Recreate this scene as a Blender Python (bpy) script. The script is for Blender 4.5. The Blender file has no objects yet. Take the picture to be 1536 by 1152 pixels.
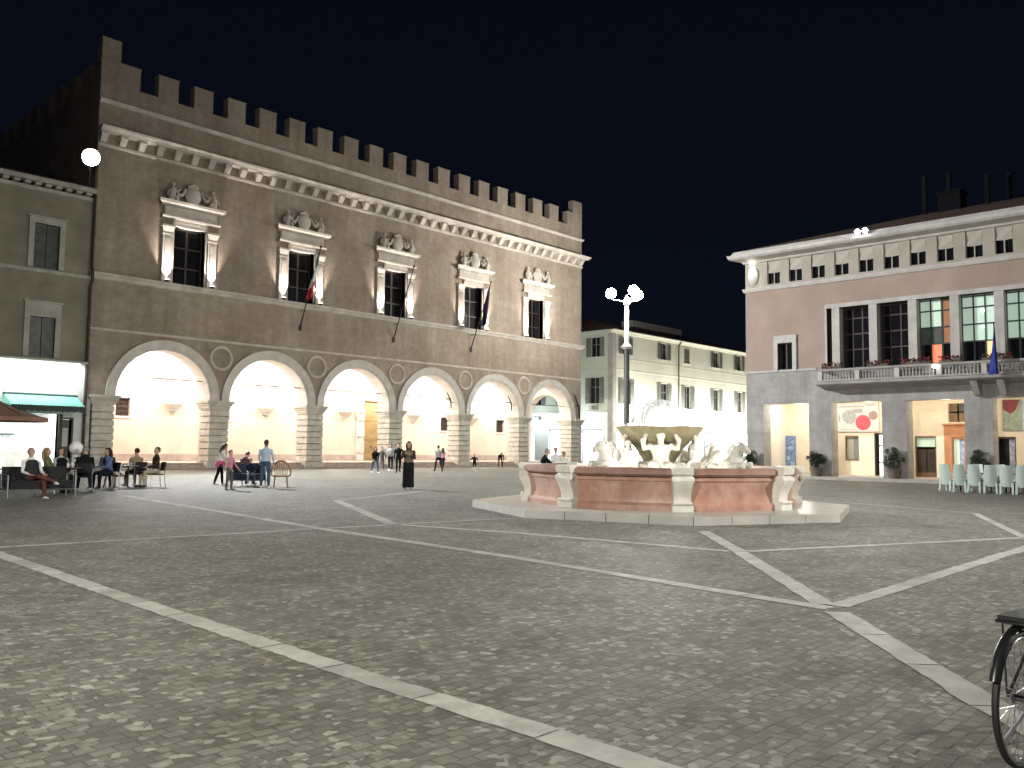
import bpy, bmesh, math, random
from mathutils import Vector, Matrix
random.seed(7)
R = math.radians
sc = bpy.context.scene
C = sc.collection

# ------------------------------------------------------------------ camera
FWD = Vector((0.725564, 0.683997, 0.075528))
YAW_RIGHT = Vector((0.685268, -0.728198, 0.011642))
cam = bpy.data.cameras.new('camera')
camo = bpy.data.objects.new('camera', cam)
C.objects.link(camo)
r_ = YAW_RIGHT.normalized()
f_ = (FWD - r_ * FWD.dot(r_)).normalized()
u_ = r_.cross(f_)
mw = Matrix((r_, u_, -f_)).transposed().to_4x4()
mw.translation = Vector((0, 0, 1.45))
camo.matrix_world = mw
cam.sensor_width = 36
cam.lens = 36 * 1287.06 / 1536
cam.clip_start = 0.05
cam.clip_end = 900
sc.camera = camo

# ------------------------------------------------------------------ world, exposure
w = bpy.data.worlds.new('World')
sc.world = w
w.use_nodes = True
wn = w.node_tree.nodes
bg = wn['Background']
bg.inputs['Color'].default_value = (0.30, 0.42, 1.0, 1)
bg.inputs['Strength'].default_value = 0.0080
_tc = wn.new('ShaderNodeTexCoord')
_sx = wn.new('ShaderNodeSeparateXYZ')
_rp = wn.new('ShaderNodeValToRGB')
_rp.color_ramp.elements[0].position = 0.0
_rp.color_ramp.elements[0].color = (0.36, 0.60, 1.25, 1)
_rp.color_ramp.elements[1].position = 0.55
_rp.color_ramp.elements[1].color = (0.28, 0.33, 0.85, 1)
w.node_tree.links.new(_tc.outputs['Generated'], _sx.inputs[0])
w.node_tree.links.new(_sx.outputs['Z'], _rp.inputs[0])
w.node_tree.links.new(_rp.outputs['Color'], bg.inputs['Color'])
sc.view_settings.view_transform = 'Standard'
sc.view_settings.look = 'None'
sc.view_settings.exposure = 0
sc.view_settings.gamma = 1
sc.cycles.max_bounces = 6
sc.cycles.diffuse_bounces = 3
sc.cycles.glossy_bounces = 3
sc.cycles.transmission_bounces = 6
sc.cycles.sample_clamp_indirect = 6
sc.cycles.use_denoising = True
sc.cycles.caustics_reflective = False
sc.cycles.caustics_refractive = False

# light levels (radiant intensity style knobs)
K_LAMP = 418.61        # globes of the street lamp in view (surface radiance)
K_LAMP_FILL = 120  # globes of the added fill lamps, unseen behind the viewer
K_FILL_A = 30216    # shaded head of the added fill lamp behind the viewer, left
K_FILL_B = 25316    # the same, right
K_FLOOD = 67260     # flood lamp on the roof of the shop building
K_ROOF = 3567.2      # twin lamps on the town hall cornice
K_ROOF_FACADE = 7500
K_ARCADE = 1277.3
K_PORCH = 169.01
K_UP = 1465.1
K_SHOP = 315
K_STREET = 2298.4
K_FOUNT = 121.97

# ------------------------------------------------------------------ materials
MATS = {}
def nodes_of(name):
    m = bpy.data.materials.new(name)
    m.use_nodes = True
    return m, m.node_tree.nodes, m.node_tree.links, m.node_tree.nodes['Principled BSDF']

def mat(name, col, rough=0.7, var=0.25, scale=3.0, bump=0.0, bscale=40.0, metal=0.0, spec=0.5, col2=None, stain=None, trans=0.0, coat=0.0):
    """plain surface with two scales of noise in its colour"""
    if name in MATS:
        return MATS[name]
    m, n, l, b = nodes_of(name)
    b.inputs['Roughness'].default_value = rough
    b.inputs['Metallic'].default_value = metal
    b.inputs['Specular IOR Level'].default_value = spec
    b.inputs['Transmission Weight'].default_value = trans
    b.inputs['Coat Weight'].default_value = coat
    tc = n.new('ShaderNodeTexCoord')
    n1 = n.new('ShaderNodeTexNoise'); n1.inputs['Scale'].default_value = scale; n1.inputs['Detail'].default_value = 5
    l.new(tc.outputs['Object'], n1.inputs['Vector'])
    rp = n.new('ShaderNodeValToRGB')
    rp.color_ramp.elements[0].position = 0.3
    rp.color_ramp.elements[1].position = 0.72
    c2 = col2 or tuple(min(1, c * (1 + var * 0.6)) for c in col)
    c1 = tuple(c * (1 - var) for c in col)
    rp.color_ramp.elements[0].color = (*c1, 1)
    rp.color_ramp.elements[1].color = (*c2, 1)
    l.new(n1.outputs['Fac'], rp.inputs[0])
    out = rp.outputs['Color']
    if stain:
        n2 = n.new('ShaderNodeTexNoise'); n2.inputs['Scale'].default_value = stain[1]; n2.inputs['Detail'].default_value = 8
        n2.inputs['Roughness'].default_value = 0.65
        l.new(tc.outputs['Object'], n2.inputs['Vector'])
        r2 = n.new('ShaderNodeValToRGB')
        r2.color_ramp.elements[0].position = 0.42
        r2.color_ramp.elements[1].position = 0.75
        l.new(n2.outputs['Fac'], r2.inputs[0])
        mx = n.new('ShaderNodeMix'); mx.data_type = 'RGBA'
        l.new(r2.outputs['Color'], mx.inputs[0])
        l.new(out, mx.inputs[6])
        mx.inputs[7].default_value = (*stain[0], 1)
        out = mx.outputs[2]
    l.new(out, b.inputs['Base Color'])
    if bump:
        n3 = n.new('ShaderNodeTexNoise'); n3.inputs['Scale'].default_value = bscale; n3.inputs['Detail'].default_value = 6
        l.new(tc.outputs['Object'], n3.inputs['Vector'])
        bp = n.new('ShaderNodeBump'); bp.inputs['Strength'].default_value = bump; bp.inputs['Distance'].default_value = 0.03
        l.new(n3.outputs['Fac'], bp.inputs['Height'])
        l.new(bp.outputs['Normal'], b.inputs['Normal'])
    MATS[name] = m
    return m

def emit(name, col, strength):
    m, n, l, b = nodes_of(name)
    b.inputs['Base Color'].default_value = (*col, 1)
    b.inputs['Emission Color'].default_value = (*col, 1)
    b.inputs['Emission Strength'].default_value = strength
    MATS[name] = m
    return m

def brick(name, ca, cb, mortar, bw, bh, axes, ms=0.012, rough=0.8, bump=0.35, bias=0.0, patch=None, rot=0.0, flecks=None, spec=0.4, wav=1.2, jag=0.0, grime=None, streak=None):
    """courses of bricks or setts; axes picks the two world axes the courses lie in"""
    m, n, l, b = nodes_of(name)
    b.inputs['Roughness'].default_value = rough
    b.inputs['Specular IOR Level'].default_value = spec
    g = n.new('ShaderNodeNewGeometry')
    s = n.new('ShaderNodeSeparateXYZ'); l.new(g.outputs['Position'], s.inputs[0])
    c = n.new('ShaderNodeCombineXYZ')
    l.new(s.outputs[axes[0]], c.inputs[0]); l.new(s.outputs[axes[1]], c.inputs[1])
    mp = n.new('ShaderNodeMapping'); mp.inputs['Rotation'].default_value = (0, 0, rot)
    l.new(c.outputs[0], mp.inputs[0])
    # slight waviness so that courses are not ruler straight
    nw = n.new('ShaderNodeTexNoise'); nw.inputs['Scale'].default_value = 0.9; nw.inputs['Detail'].default_value = 3
    l.new(g.outputs['Position'], nw.inputs['Vector'])
    vm = n.new('ShaderNodeVectorMath'); vm.operation = 'MULTIPLY_ADD'
    vm.inputs[1].default_value = (bh * wav, bh * wav, 0)
    l.new(nw.outputs['Color'], vm.inputs[0]); l.new(mp.outputs[0], vm.inputs[2])
    if jag:
        nj = n.new('ShaderNodeTexNoise'); nj.inputs['Scale'].default_value = 0.9/bh; nj.inputs['Detail'].default_value = 4
        l.new(g.outputs['Position'], nj.inputs['Vector'])
        vj = n.new('ShaderNodeVectorMath'); vj.operation = 'MULTIPLY_ADD'; vj.inputs[1].default_value = (jag, jag, 0)
        l.new(nj.outputs['Color'], vj.inputs[0]); l.new(vm.outputs[0], vj.inputs[2]); vm = vj
    bt = n.new('ShaderNodeTexBrick')
    bt.inputs['Scale'].default_value = 1.0
    bt.inputs['Brick Width'].default_value = bw
    bt.inputs['Row Height'].default_value = bh
    bt.inputs['Mortar Size'].default_value = ms
    bt.inputs['Mortar Smooth'].default_value = 0.4
    bt.inputs['Bias'].default_value = bias
    bt.inputs['Color1'].default_value = (*ca, 1)
    bt.inputs['Color2'].default_value = (*cb, 1)
    bt.inputs['Mortar'].default_value = (*mortar, 1)
    l.new(vm.outputs[0], bt.inputs['Vector'])
    out = bt.outputs['Color']
    if flecks:
        # single paler stones scattered without regard to the courses
        vo = n.new('ShaderNodeTexVoronoi'); vo.inputs['Scale'].default_value = flecks[2]
        l.new(vm.outputs[0], vo.inputs['Vector'])
        sv = n.new('ShaderNodeSeparateColor'); l.new(vo.outputs['Color'], sv.inputs[0])
        r3 = n.new('ShaderNodeValToRGB'); r3.color_ramp.elements[0].position = flecks[1]; r3.color_ramp.elements[1].position = 1.0
        l.new(sv.outputs[0], r3.inputs[0])
        mx = n.new('ShaderNodeMix'); mx.data_type = 'RGBA'
        l.new(r3.outputs['Color'], mx.inputs[0]); l.new(out, mx.inputs[6]); mx.inputs[7].default_value = (*flecks[0], 1)
        out = mx.outputs[2]
    for lay, sc_ in ((grime, (1, 1, 1)), (streak, (1.4, 1.4, 0.10))):
        if not lay: continue
        mp2 = n.new('ShaderNodeMapping'); mp2.inputs['Scale'].default_value = sc_
        l.new(g.outputs['Position'], mp2.inputs[0])
        n4 = n.new('ShaderNodeTexNoise'); n4.inputs['Scale'].default_value = lay[1]; n4.inputs['Detail'].default_value = 8; n4.inputs['Roughness'].default_value = 0.7
        l.new(mp2.outputs[0], n4.inputs['Vector'])
        r4 = n.new('ShaderNodeValToRGB'); r4.color_ramp.elements[0].position = 0.36; r4.color_ramp.elements[1].position = 0.64
        r4.color_ramp.elements[0].color = (*lay[0], 1); r4.color_ramp.elements[1].color = (1, 1, 1, 1)
        l.new(n4.outputs['Fac'], r4.inputs[0])
        mx = n.new('ShaderNodeMix'); mx.data_type = 'RGBA'; mx.blend_type = 'MULTIPLY'; mx.inputs[0].default_value = 1
        l.new(out, mx.inputs[6]); l.new(r4.outputs['Color'], mx.inputs[7])
        out = mx.outputs[2]
    if patch:
        n2 = n.new('ShaderNodeTexNoise'); n2.inputs['Scale'].default_value = patch[1]; n2.inputs['Detail'].default_value = 7
        n2.inputs['Roughness'].default_value = 0.6
        l.new(g.outputs['Position'], n2.inputs['Vector'])
        r2 = n.new('ShaderNodeValToRGB'); r2.color_ramp.elements[0].position = 0.35; r2.color_ramp.elements[1].position = 0.7
        r2.color_ramp.elements[0].color = (*patch[0], 1); r2.color_ramp.elements[1].color = (1, 1, 1, 1)
        l.new(n2.outputs['Fac'], r2.inputs[0])
        mx = n.new('ShaderNodeMix'); mx.data_type = 'RGBA'; mx.blend_type = 'MULTIPLY'
        mx.inputs[0].default_value = 1
        l.new(out, mx.inputs[6]); l.new(r2.outputs['Color'], mx.inputs[7])
        out = mx.outputs[2]
    l.new(out, b.inputs['Base Color'])
    nf = n.new('ShaderNodeTexNoise'); nf.inputs['Scale'].default_value = 3.0 / bh * 0.5; nf.inputs['Detail'].default_value = 4
    l.new(g.outputs['Position'], nf.inputs['Vector'])
    ma = n.new('ShaderNodeMath'); ma.operation = 'MULTIPLY_ADD'; ma.inputs[1].default_value = -0.8
    l.new(bt.outputs['Fac'], ma.inputs[0]); l.new(nf.outputs['Fac'], ma.inputs[2])
    bp = n.new('ShaderNodeBump'); bp.inputs['Strength'].default_value = bump; bp.inputs['Distance'].default_value = 0.02
    l.new(ma.outputs[0], bp.inputs['Height']); l.new(bp.outputs['Normal'], b.inputs['Normal'])
    MATS[name] = m
    return m

brick('setts', (0.150, 0.150, 0.130), (0.275, 0.272, 0.235), (0.130, 0.128, 0.110), 0.118, 0.088, ('X', 'Y'), ms=0.007, rough=0.62, bump=0.6, bias=0.0, patch=((0.72, 0.72, 0.69), 0.16), flecks=((0.48, 0.47, 0.415), 0.85, 21.0), spec=0.5, wav=1.8, jag=0.03, grime=((0.66, 0.65, 0.61), 1.3))
brick('palace_brick', (0.475, 0.395, 0.335), (0.54, 0.46, 0.395), (0.51, 0.445, 0.39), 0.28, 0.075, ('X', 'Z'), ms=0.010, rough=0.9, bump=0.2, patch=((0.72, 0.69, 0.65), 0.35), wav=.5, jag=.02, grime=((0.80, 0.78, 0.74), 2.2), streak=((0.78, 0.77, 0.74), 0.9))
brick('palace_brick_side', (0.475, 0.395, 0.335), (0.54, 0.46, 0.395), (0.51, 0.445, 0.39), 0.28, 0.075, ('Y', 'Z'), ms=0.010, rough=0.9, bump=0.2, patch=((0.72, 0.69, 0.65), 0.35), wav=.5, jag=.02, grime=((0.80, 0.78, 0.74), 2.2), streak=((0.78, 0.77, 0.74), 0.9))
brick('stone_blocks', (0.44, 0.43, 0.415), (0.50, 0.49, 0.475), (0.36, 0.35, 0.34), 1.15, 0.52, ('Y', 'Z'), ms=0.008, rough=0.7, bump=0.15, patch=((0.84, 0.83, 0.82), 0.9), wav=.04, grime=((0.78, 0.77, 0.75), 1.7), streak=((0.82, 0.81, 0.79), 1.1))
brick('roof_tiles', (0.12, 0.07, 0.05), (0.18, 0.10, 0.07), (0.05, 0.03, 0.03), 0.22, 0.4, ('X', 'Y'), ms=0.03, rough=0.9, bump=0.5)
mat('palace_stone', (0.66, 0.60, 0.54), 0.75, 0.25, 1.3, 0.25, 30, stain=((0.46, 0.41, 0.36), 0.9))
mat('arch_stone', (0.70, 0.665, 0.62), 0.75, 0.16, 1.6, 0.2, 30, stain=((0.56, 0.53, 0.48), 1.4))
mat('rustic_stone', (0.70, 0.67, 0.60), 0.8, 0.25, 2.2, 0.4, 25, stain=((0.50, 0.475, 0.41), 1.3))
mat('peach_plaster', (0.78, 0.61, 0.50), 0.85, 0.08, 0.8, 0.05, 20, col2=(0.82, 0.67, 0.56))
mat('vault_plaster', (0.82, 0.76, 0.68), 0.85, 0.05, 1.0)
mat('arcade_paving', (0.46, 0.38, 0.33), 0.6, 0.25, 2.5)
mat('tan_door', (0.36, 0.25, 0.11), 0.6, 0.18, 1.5)
mat('dark_wood', (0.055, 0.034, 0.025), 0.5, 0.4, 4)
mat('dark_glass', (0.012, 0.012, 0.015), 0.12, 0.3, 2, spec=0.6)
mat('shutter_grey', (0.17, 0.18, 0.16), 0.6, 0.3, 3)
mat('shutter_dark', (0.10, 0.115, 0.10), 0.6, 0.35, 3)
mat('olive_plaster', (0.32, 0.295, 0.225), 0.9, 0.3, 0.8, 0.1, 30, stain=((0.24, 0.23, 0.17), 0.6))
mat('window_stone', (0.47, 0.46, 0.40), 0.8, 0.25, 2)
mat('shop_wall', (0.78, 0.80, 0.78), 0.8, 0.06, 1.5)
mat('iron', (0.03, 0.03, 0.03), 0.5, 0.3, 8, metal=0.5)
mat('copper_pipe', (0.085, 0.06, 0.045), 0.6, 0.3, 5, metal=0.4)
mat('lamp_post', (0.13, 0.135, 0.13), 0.45, 0.3, 6, metal=0.3)  # lower post; the collar's shade is put into this dark tone
mat('post_lit', (0.80, 0.80, 0.78), 0.4, 0.08, 6)  # upper part of the same post, lamplight put into the pale colour
mat('pink_plaster', (0.43, 0.335, 0.28), 0.9, 0.14, 0.6, 0.08, 30, stain=((0.36, 0.27, 0.22), 0.45))
mat('buff_plaster', (0.44, 0.40, 0.33), 0.9, 0.15, 0.9, 0.05, 30)
mat('white_stone', (0.60, 0.575, 0.53), 0.7, 0.16, 1.6, 0.15, 25, stain=((0.44, 0.42, 0.385), 1.1))
mat('grey_stone', (0.42, 0.40, 0.38), 0.75, 0.2, 2, 0.2, 25)
mat('blind_cloth', (0.47, 0.44, 0.38), 0.85, 0.1, 2)
mat('brown_frame', (0.06, 0.04, 0.03), 0.5, 0.3, 4)
mat('green_frame', (0.035, 0.075, 0.06), 0.45, 0.3, 4)
mat('warm_plaster', (0.80, 0.69, 0.53), 0.85, 0.1, 0.9, 0.05, 20)
mat('orange_wood', (0.50, 0.22, 0.10), 0.6, 0.2, 2)
mat('brown_wood', (0.20, 0.12, 0.06), 0.55, 0.3, 4)
mat('cream_plaster', (0.60, 0.585, 0.475), 0.9, 0.12, 0.5, 0.06, 20, stain=((0.52, 0.515, 0.42), 0.4))
mat('pale_green_plaster', (0.50, 0.54, 0.46), 0.9, 0.1, 0.5)
mat('corner_stone', (0.36, 0.35, 0.32), 0.85, 0.2, 1.5)
mat('kerb_stone', (0.46, 0.44, 0.40), 0.75, 0.22, 1.5, 0.3, 18)
mat('platform_stone', (0.47, 0.455, 0.42), 0.30, 0.2, 1.5, 0.15, 14)
mat('strip_stone', (0.45, 0.447, 0.405), 0.6, 0.3, 2.4, 0.4, 25, stain=((0.32, 0.32, 0.28), 5.5))
mat('strip_stone_dark', (0.37, 0.367, 0.33), 0.6, 0.3, 2.4, 0.4, 25, stain=((0.26, 0.26, 0.23), 5.5))
mat('strip_stone_pale', (0.50, 0.496, 0.45), 0.6, 0.3, 2.4, 0.4, 25, stain=((0.25, 0.25, 0.22), 5.5))
mat('fountain_white', (0.74, 0.72, 0.66), 0.6, 0.14, 3, 0.25, 18, stain=((0.58, 0.55, 0.47), 2.2))
mat('sculpture_stone', (0.66, 0.635, 0.57), 0.65, 0.25, 5, 0.5, 22, stain=((0.36, 0.33, 0.26), 4.0))
mat('bowl_stone', (0.21, 0.18, 0.105), 0.7, 0.3, 4, 0.3, 20, stain=((0.12, 0.11, 0.06), 3.0), spec=0.2)
mat('red_marble', (0.40, 0.215, 0.155), 0.36, 0.25, 3.4, 0.15, 20, stain=((0.55, 0.36, 0.28), 2.6))
mat('red_marble_dark', (0.30, 0.165, 0.13), 0.35, 0.25, 2.4, stain=((0.44, 0.29, 0.24), 1.6))
mat('roof_dark', (0.009, 0.009, 0.011), 0.95, 0.3, 3, spec=0.1)
mat('flower_red', (0.28, 0.03, 0.05), 0.8, 0.5, 30)
mat('leaf_dark', (0.030, 0.050, 0.022), 0.7, 0.6, 9)
mat('leaf_mid', (0.055, 0.085, 0.035), 0.7, 0.5, 9)
mat('terracotta', (0.20, 0.16, 0.13), 0.85, 0.3, 4)
mat('bark', (0.08, 0.06, 0.04), 0.9, 0.4, 9)
mat('rubber', (0.012, 0.012, 0.012), 0.6, 0.3, 9)
mat('chrome', (0.62, 0.62, 0.62), 0.18, 0.1, 5, metal=1.0)
mat('steel', (0.35, 0.35, 0.36), 0.35, 0.2, 6, metal=0.9)
mat('black_paint', (0.012, 0.012, 0.014), 0.3, 0.2, 6, coat=0.3)
mat('black_fabric', (0.016, 0.017, 0.020), 0.9, 0.4, 9)
mat('navy_fabric', (0.020, 0.024, 0.045), 0.9, 0.4, 9)
mat('pale_plastic', (0.56, 0.66, 0.61), 0.45, 0.08, 3)
mat('wicker', (0.33, 0.21, 0.12), 0.8, 0.4, 40, 0.5, 60)
mat('umbrella_brown', (0.27, 0.15, 0.10), 0.85, 0.15, 3)
mat('awning_green', (0.22, 0.55, 0.46), 0.8, 0.1, 3)
mat('valance_dark', (0.05, 0.07, 0.07), 0.8, 0.2, 3)
mat('blue_plastic', (0.06, 0.22, 0.48), 0.5, 0.2, 3)
mat('balloon_white', (0.85, 0.85, 0.82), 0.35, 0.03, 3)
mat('flag_green', (0.01, 0.15, 0.075), 0.8, 0.1, 4)
mat('flag_white', (0.72, 0.70, 0.68), 0.8, 0.05, 4)
mat('flag_red', (0.42, 0.03, 0.04), 0.8, 0.1, 4)
mat('flag_dark', (0.035, 0.028, 0.07), 0.8, 0.2, 4)
mat('flag_blue', (0.015, 0.035, 0.26), 0.8, 0.15, 4)
mat('flag_yellow', (0.7, 0.5, 0.05), 0.8, 0.1, 4)
mat('banner_white', (0.66, 0.64, 0.63), 0.7, 0.05, 3)
mat('banner_grey', (0.42, 0.42, 0.44), 0.7, 0.3, 9)
mat('banner_red', (0.55, 0.10, 0.13), 0.7, 0.25, 9)
mat('banner_brown', (0.32, 0.22, 0.20), 0.7, 0.3, 9)
mat('banner_maroon', (0.22, 0.05, 0.05), 0.7, 0.3, 9)
mat('banner_green', (0.30, 0.34, 0.27), 0.7, 0.3, 6)
mat('poster_blue', (0.04, 0.09, 0.34), 0.6, 0.5, 7, col2=(0.30, 0.42, 0.70))
mat('poster_pale', (0.34, 0.45, 0.68), 0.6, 0.4, 5, col2=(0.6, 0.66, 0.74))
mat('pool_water', (0.55, 0.62, 0.55), 0.08, 0.1, 4, bump=0.25, bscale=6, spec=0.6)
mat('water_foam', (0.88, 0.90, 0.88), 0.35, 0.04, 12)
mat('skin', (0.50, 0.30, 0.21), 0.55, 0.08, 9)
emit('lamp_glow', (1.0, 0.98, 0.90), K_LAMP)
emit('lamp_glow_fill', (1.0, 0.97, 0.88), K_LAMP_FILL)
emit('flood_glow', (0.93, 0.97, 1.0), 60)
emit('shop_glow', (0.92, 1.0, 0.98), 5.0)
emit('window_glow', (1.0, 0.62, 0.28), 0.9)
emit('window_glow_red', (1.0, 0.24, 0.12), 0.75)
emit('window_pale', (0.62, 0.80, 0.66), 0.32)
emit('door_glow', (1.0, 0.98, 0.9), 2.0)
emit('uplight_glow', (1.0, 0.95, 0.88), 14.0)
emit('bulb_glow', (1.0, 0.97, 0.9), 8.0)
emit('blue_glow', (0.12, 0.45, 0.9), 1.1)

def cloth(name, col, var=0.2):
    return mat('cloth_' + name, col, 0.95, var, 14, spec=0.1)

# ------------------------------------------------------------------ mesh building
class MB:
    """collects faces (with a material slot each) and links them as one mesh object"""
    def __init__(self, T=None):
        self.v = []; self.f = []; self.m = []; self.T = T
    def vert(self, p):
        self.v.append(self.T(*p) if self.T else tuple(p)); return len(self.v) - 1
    def face(self, pts, m=0):
        self.f.append([self.vert(p) for p in pts]); self.m.append(m)
    def idx(self, ids, m=0):
        self.f.append(list(ids)); self.m.append(m)
    def box(self, x0, x1, y0, y1, z0, z1, m=0, skip=''):
        i = [self.vert(p) for p in ((x0,y0,z0),(x1,y0,z0),(x1,y1,z0),(x0,y1,z0),(x0,y0,z1),(x1,y0,z1),(x1,y1,z1),(x0,y1,z1))]
        for k, q in (('b',(0,3,2,1)),('t',(4,5,6,7)),('f',(0,1,5,4)),('r',(1,2,6,5)),('k',(2,3,7,6)),('l',(3,0,4,7))):
            if k not in skip:
                self.idx([i[a] for a in q], m)
    def taper(self, x0, x1, y0, y1, z0, X0, X1, Y0, Y1, z1, m=0):
        i = [self.vert(p) for p in ((x0,y0,z0),(x1,y0,z0),(x1,y1,z0),(x0,y1,z0),(X0,Y0,z1),(X1,Y0,z1),(X1,Y1,z1),(X0,Y1,z1))]
        for q in ((0,3,2,1),(4,5,6,7),(0,1,5,4),(1,2,6,5),(2,3,7,6),(3,0,4,7)):
            self.idx([i[a] for a in q], m)
    def obox(self, c, ax, h, m=0):
        c = Vector(c); a = [Vector(x).normalized() * k for x, k in zip(ax, h)]
        i = [self.vert(c + sx*a[0] + sy*a[1] + sz*a[2]) for sz in (-1,1) for sx, sy in ((-1,-1),(1,-1),(1,1),(-1,1))]
        for q in ((0,3,2,1),(4,5,6,7),(0,1,5,4),(1,2,6,5),(2,3,7,6),(3,0,4,7)):
            self.idx([i[k] for k in q], m)
    def ring(self, c, a, b, n):
        return [self.vert(Vector(c) + Vector(a)*math.cos(2*math.pi*k/n) + Vector(b)*math.sin(2*math.pi*k/n)) for k in range(n)]
    def loft(self, rings, m=0, caps=True, closed=False):
        n = len(rings[0])
        rr = list(rings) + ([rings[0]] if closed else [])
        for A, B in zip(rr, rr[1:]):
            for k in range(n):
                self.idx((A[k], A[(k+1)%n], B[(k+1)%n], B[k]), m)
        if caps and not closed:
            self.idx(rings[0][::-1], m); self.idx(rings[-1], m)
    def tube(self, pts, rad, n=8, m=0, caps=True, closed=False, up=(0,0,1)):
        pts = [Vector(p) for p in pts]
        if not hasattr(rad, '__len__'): rad = [rad]*len(pts)
        rings = []; prev = None
        for k, p in enumerate(pts):
            if closed: t = pts[(k+1)%len(pts)] - pts[k-1]
            else: t = pts[min(k+1, len(pts)-1)] - pts[max(k-1, 0)]
            if t.length < 1e-9: t = Vector((0,0,1))
            t.normalize()
            a = prev if prev is not None else Vector(up)
            a = a - t*a.dot(t)
            if a.length < 1e-3:
                a = Vector((1,0,0)) - t*t.x
                if a.length < 1e-3: a = Vector((0,1,0)) - t*t.y
            a.normalize(); prev = a
            b = t.cross(a)
            r = rad[k]
            ra, rb = r if hasattr(r, '__len__') else (r, r)
            rings.append(self.ring(p, a*ra, b*rb, n))
        self.loft(rings, m, caps, closed)
    def lathe(self, prof, n=16, c=(0,0,0), m=0, squash=1.0):
        rings = []
        for r, z in prof:
            rings.append([self.vert((c[0]+r*math.cos(2*math.pi*k/n), c[1]+squash*r*math.sin(2*math.pi*k/n), c[2]+z)) for k in range(n)])
        self.loft(rings, m)
    def ball(self, c, r, n=10, k=6, m=0):
        if not hasattr(r, '__len__'): r = (r, r, r)
        rings = []
        for j in range(k+1):
            t = math.pi*(j/k)
            s = max(math.sin(t), 0.02)
            rings.append([self.vert((c[0]+r[0]*s*math.cos(2*math.pi*i/n), c[1]+r[1]*s*math.sin(2*math.pi*i/n), c[2]-r[2]*math.cos(t))) for i in range(n)])
        self.loft(rings, m)
    def mould(self, prof, s0, s1, m=0, e0=0.0, e1=0.0, base=0.0):
        """profile of (o, z) swept along s; e0/e1 = 1 mitres the end outwards by o"""
        A = [self.vert((s0 - e0*o, o+base, z)) for o, z in prof]
        B = [self.vert((s1 + e1*o, o+base, z)) for o, z in prof]
        n = len(prof)
        for k in range(n):
            self.idx((A[k], A[(k+1)%n], B[(k+1)%n], B[k]), m)
        self.idx(A[::-1], m); self.idx(B, m)
    def wall(self, s0, s1, z0, z1, holes, o=0.0, depth=0.3, m=0, mr=None, back=False):
        """flat wall with rectangular openings (s0,s1,z0,z1) and their reveals"""
        mr = m if mr is None else mr
        ss = sorted({s0, s1, *[h[0] for h in holes], *[h[1] for h in holes]})
        zz = sorted({z0, z1, *[h[2] for h in holes], *[h[3] for h in holes]})
        ss = [s for s in ss if s0 <= s <= s1]; zz = [z for z in zz if z0 <= z <= z1]
        for a, b in zip(ss, ss[1:]):
            for c, d in zip(zz, zz[1:]):
                x, z = (a+b)/2, (c+d)/2
                if any(h[0] < x < h[1] and h[2] < z < h[3] for h in holes): continue
                self.face(((a,o,c),(b,o,c),(b,o,d),(a,o,d)), m)
                if back: self.face(((a,o-depth,c),(b,o-depth,c),(b,o-depth,d),(a,o-depth,d)), m)
        for a, b, c, d in holes:
            q = o - depth
            self.face(((a,o,c),(a,q,c),(a,q,d),(a,o,d)), mr)
            self.face(((b,o,c),(b,q,c),(b,q,d),(b,o,d)), mr)
            self.face(((a,o,d),(a,q,d),(b,q,d),(b,o,d)), mr)
            if c > z0 + 1e-6: self.face(((a,o,c),(a,q,c),(b,q,c),(b,o,c)), mr)
    def build(self, name, mats, parent=None, smooth=False, origin=None, weld=True, sharp=40):
        me = bpy.data.meshes.new(name)
        vs = [Vector(v) for v in self.v]
        if parent is not None and origin is None: org = Vector(parent.get('_org', (0,0,0)))
        else: org = Vector(origin or (0,0,0))
        me.from_pydata([v - org for v in vs], [], self.f)
        if isinstance(mats, str): mats = [mats]
        for k in mats: me.materials.append(MATS[k])
        for p, k in zip(me.polygons, self.m): p.material_index = k
        b = bmesh.new(); b.from_mesh(me)
        if weld: bmesh.ops.remove_doubles(b, verts=b.verts, dist=1e-5)
        bmesh.ops.recalc_face_normals(b, faces=b.faces)
        b.to_mesh(me); b.free()
        if smooth:
            for p in me.polygons: p.use_smooth = True
            if sharp: me.set_sharp_from_angle(angle=R(sharp))
        o = bpy.data.objects.new(name, me)
        C.objects.link(o)
        if parent is not None:
            o.parent = parent
            if origin is None and '_org' in parent: o['_org'] = tuple(parent['_org'])
            if origin is not None: o.location = org - Vector(parent.get('_org', (0,0,0)))
        elif origin is not None:
            o.location = org
        return o

def tag(o, label=None, cat=None, group=None, kind=None):
    if label: o['label'] = label
    if cat: o['category'] = cat
    if group: o['group'] = group
    if kind: o['kind'] = kind
    return o

ORG = {}
def thing(name, label, cat, org=(0,0,0), rz=0.0, group=None):
    """an Empty at the base of a thing; parts are built in its own coordinates"""
    o = bpy.data.objects.new(name, None)
    C.objects.link(o)
    o.location = org
    o.rotation_euler = (0, 0, rz)
    o.empty_display_size = 0.3
    return tag(o, label, cat, group)

def world_thing(name, label, cat, org=(0,0,0), group=None):
    """same, for things whose parts are written in world coordinates"""
    o = thing(name, label, cat, org, 0, group)
    o['_org'] = tuple(org)
    return o

def copy_tree(o, parent=None):
    c = o.copy(); C.objects.link(c)
    if parent is not None: c.parent = parent
    for ch in list(o.children): copy_tree(ch, c)
    return c

def relabel(o, label, group=None):
    o['label'] = label
    if group: o['group'] = group
    return o

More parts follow.
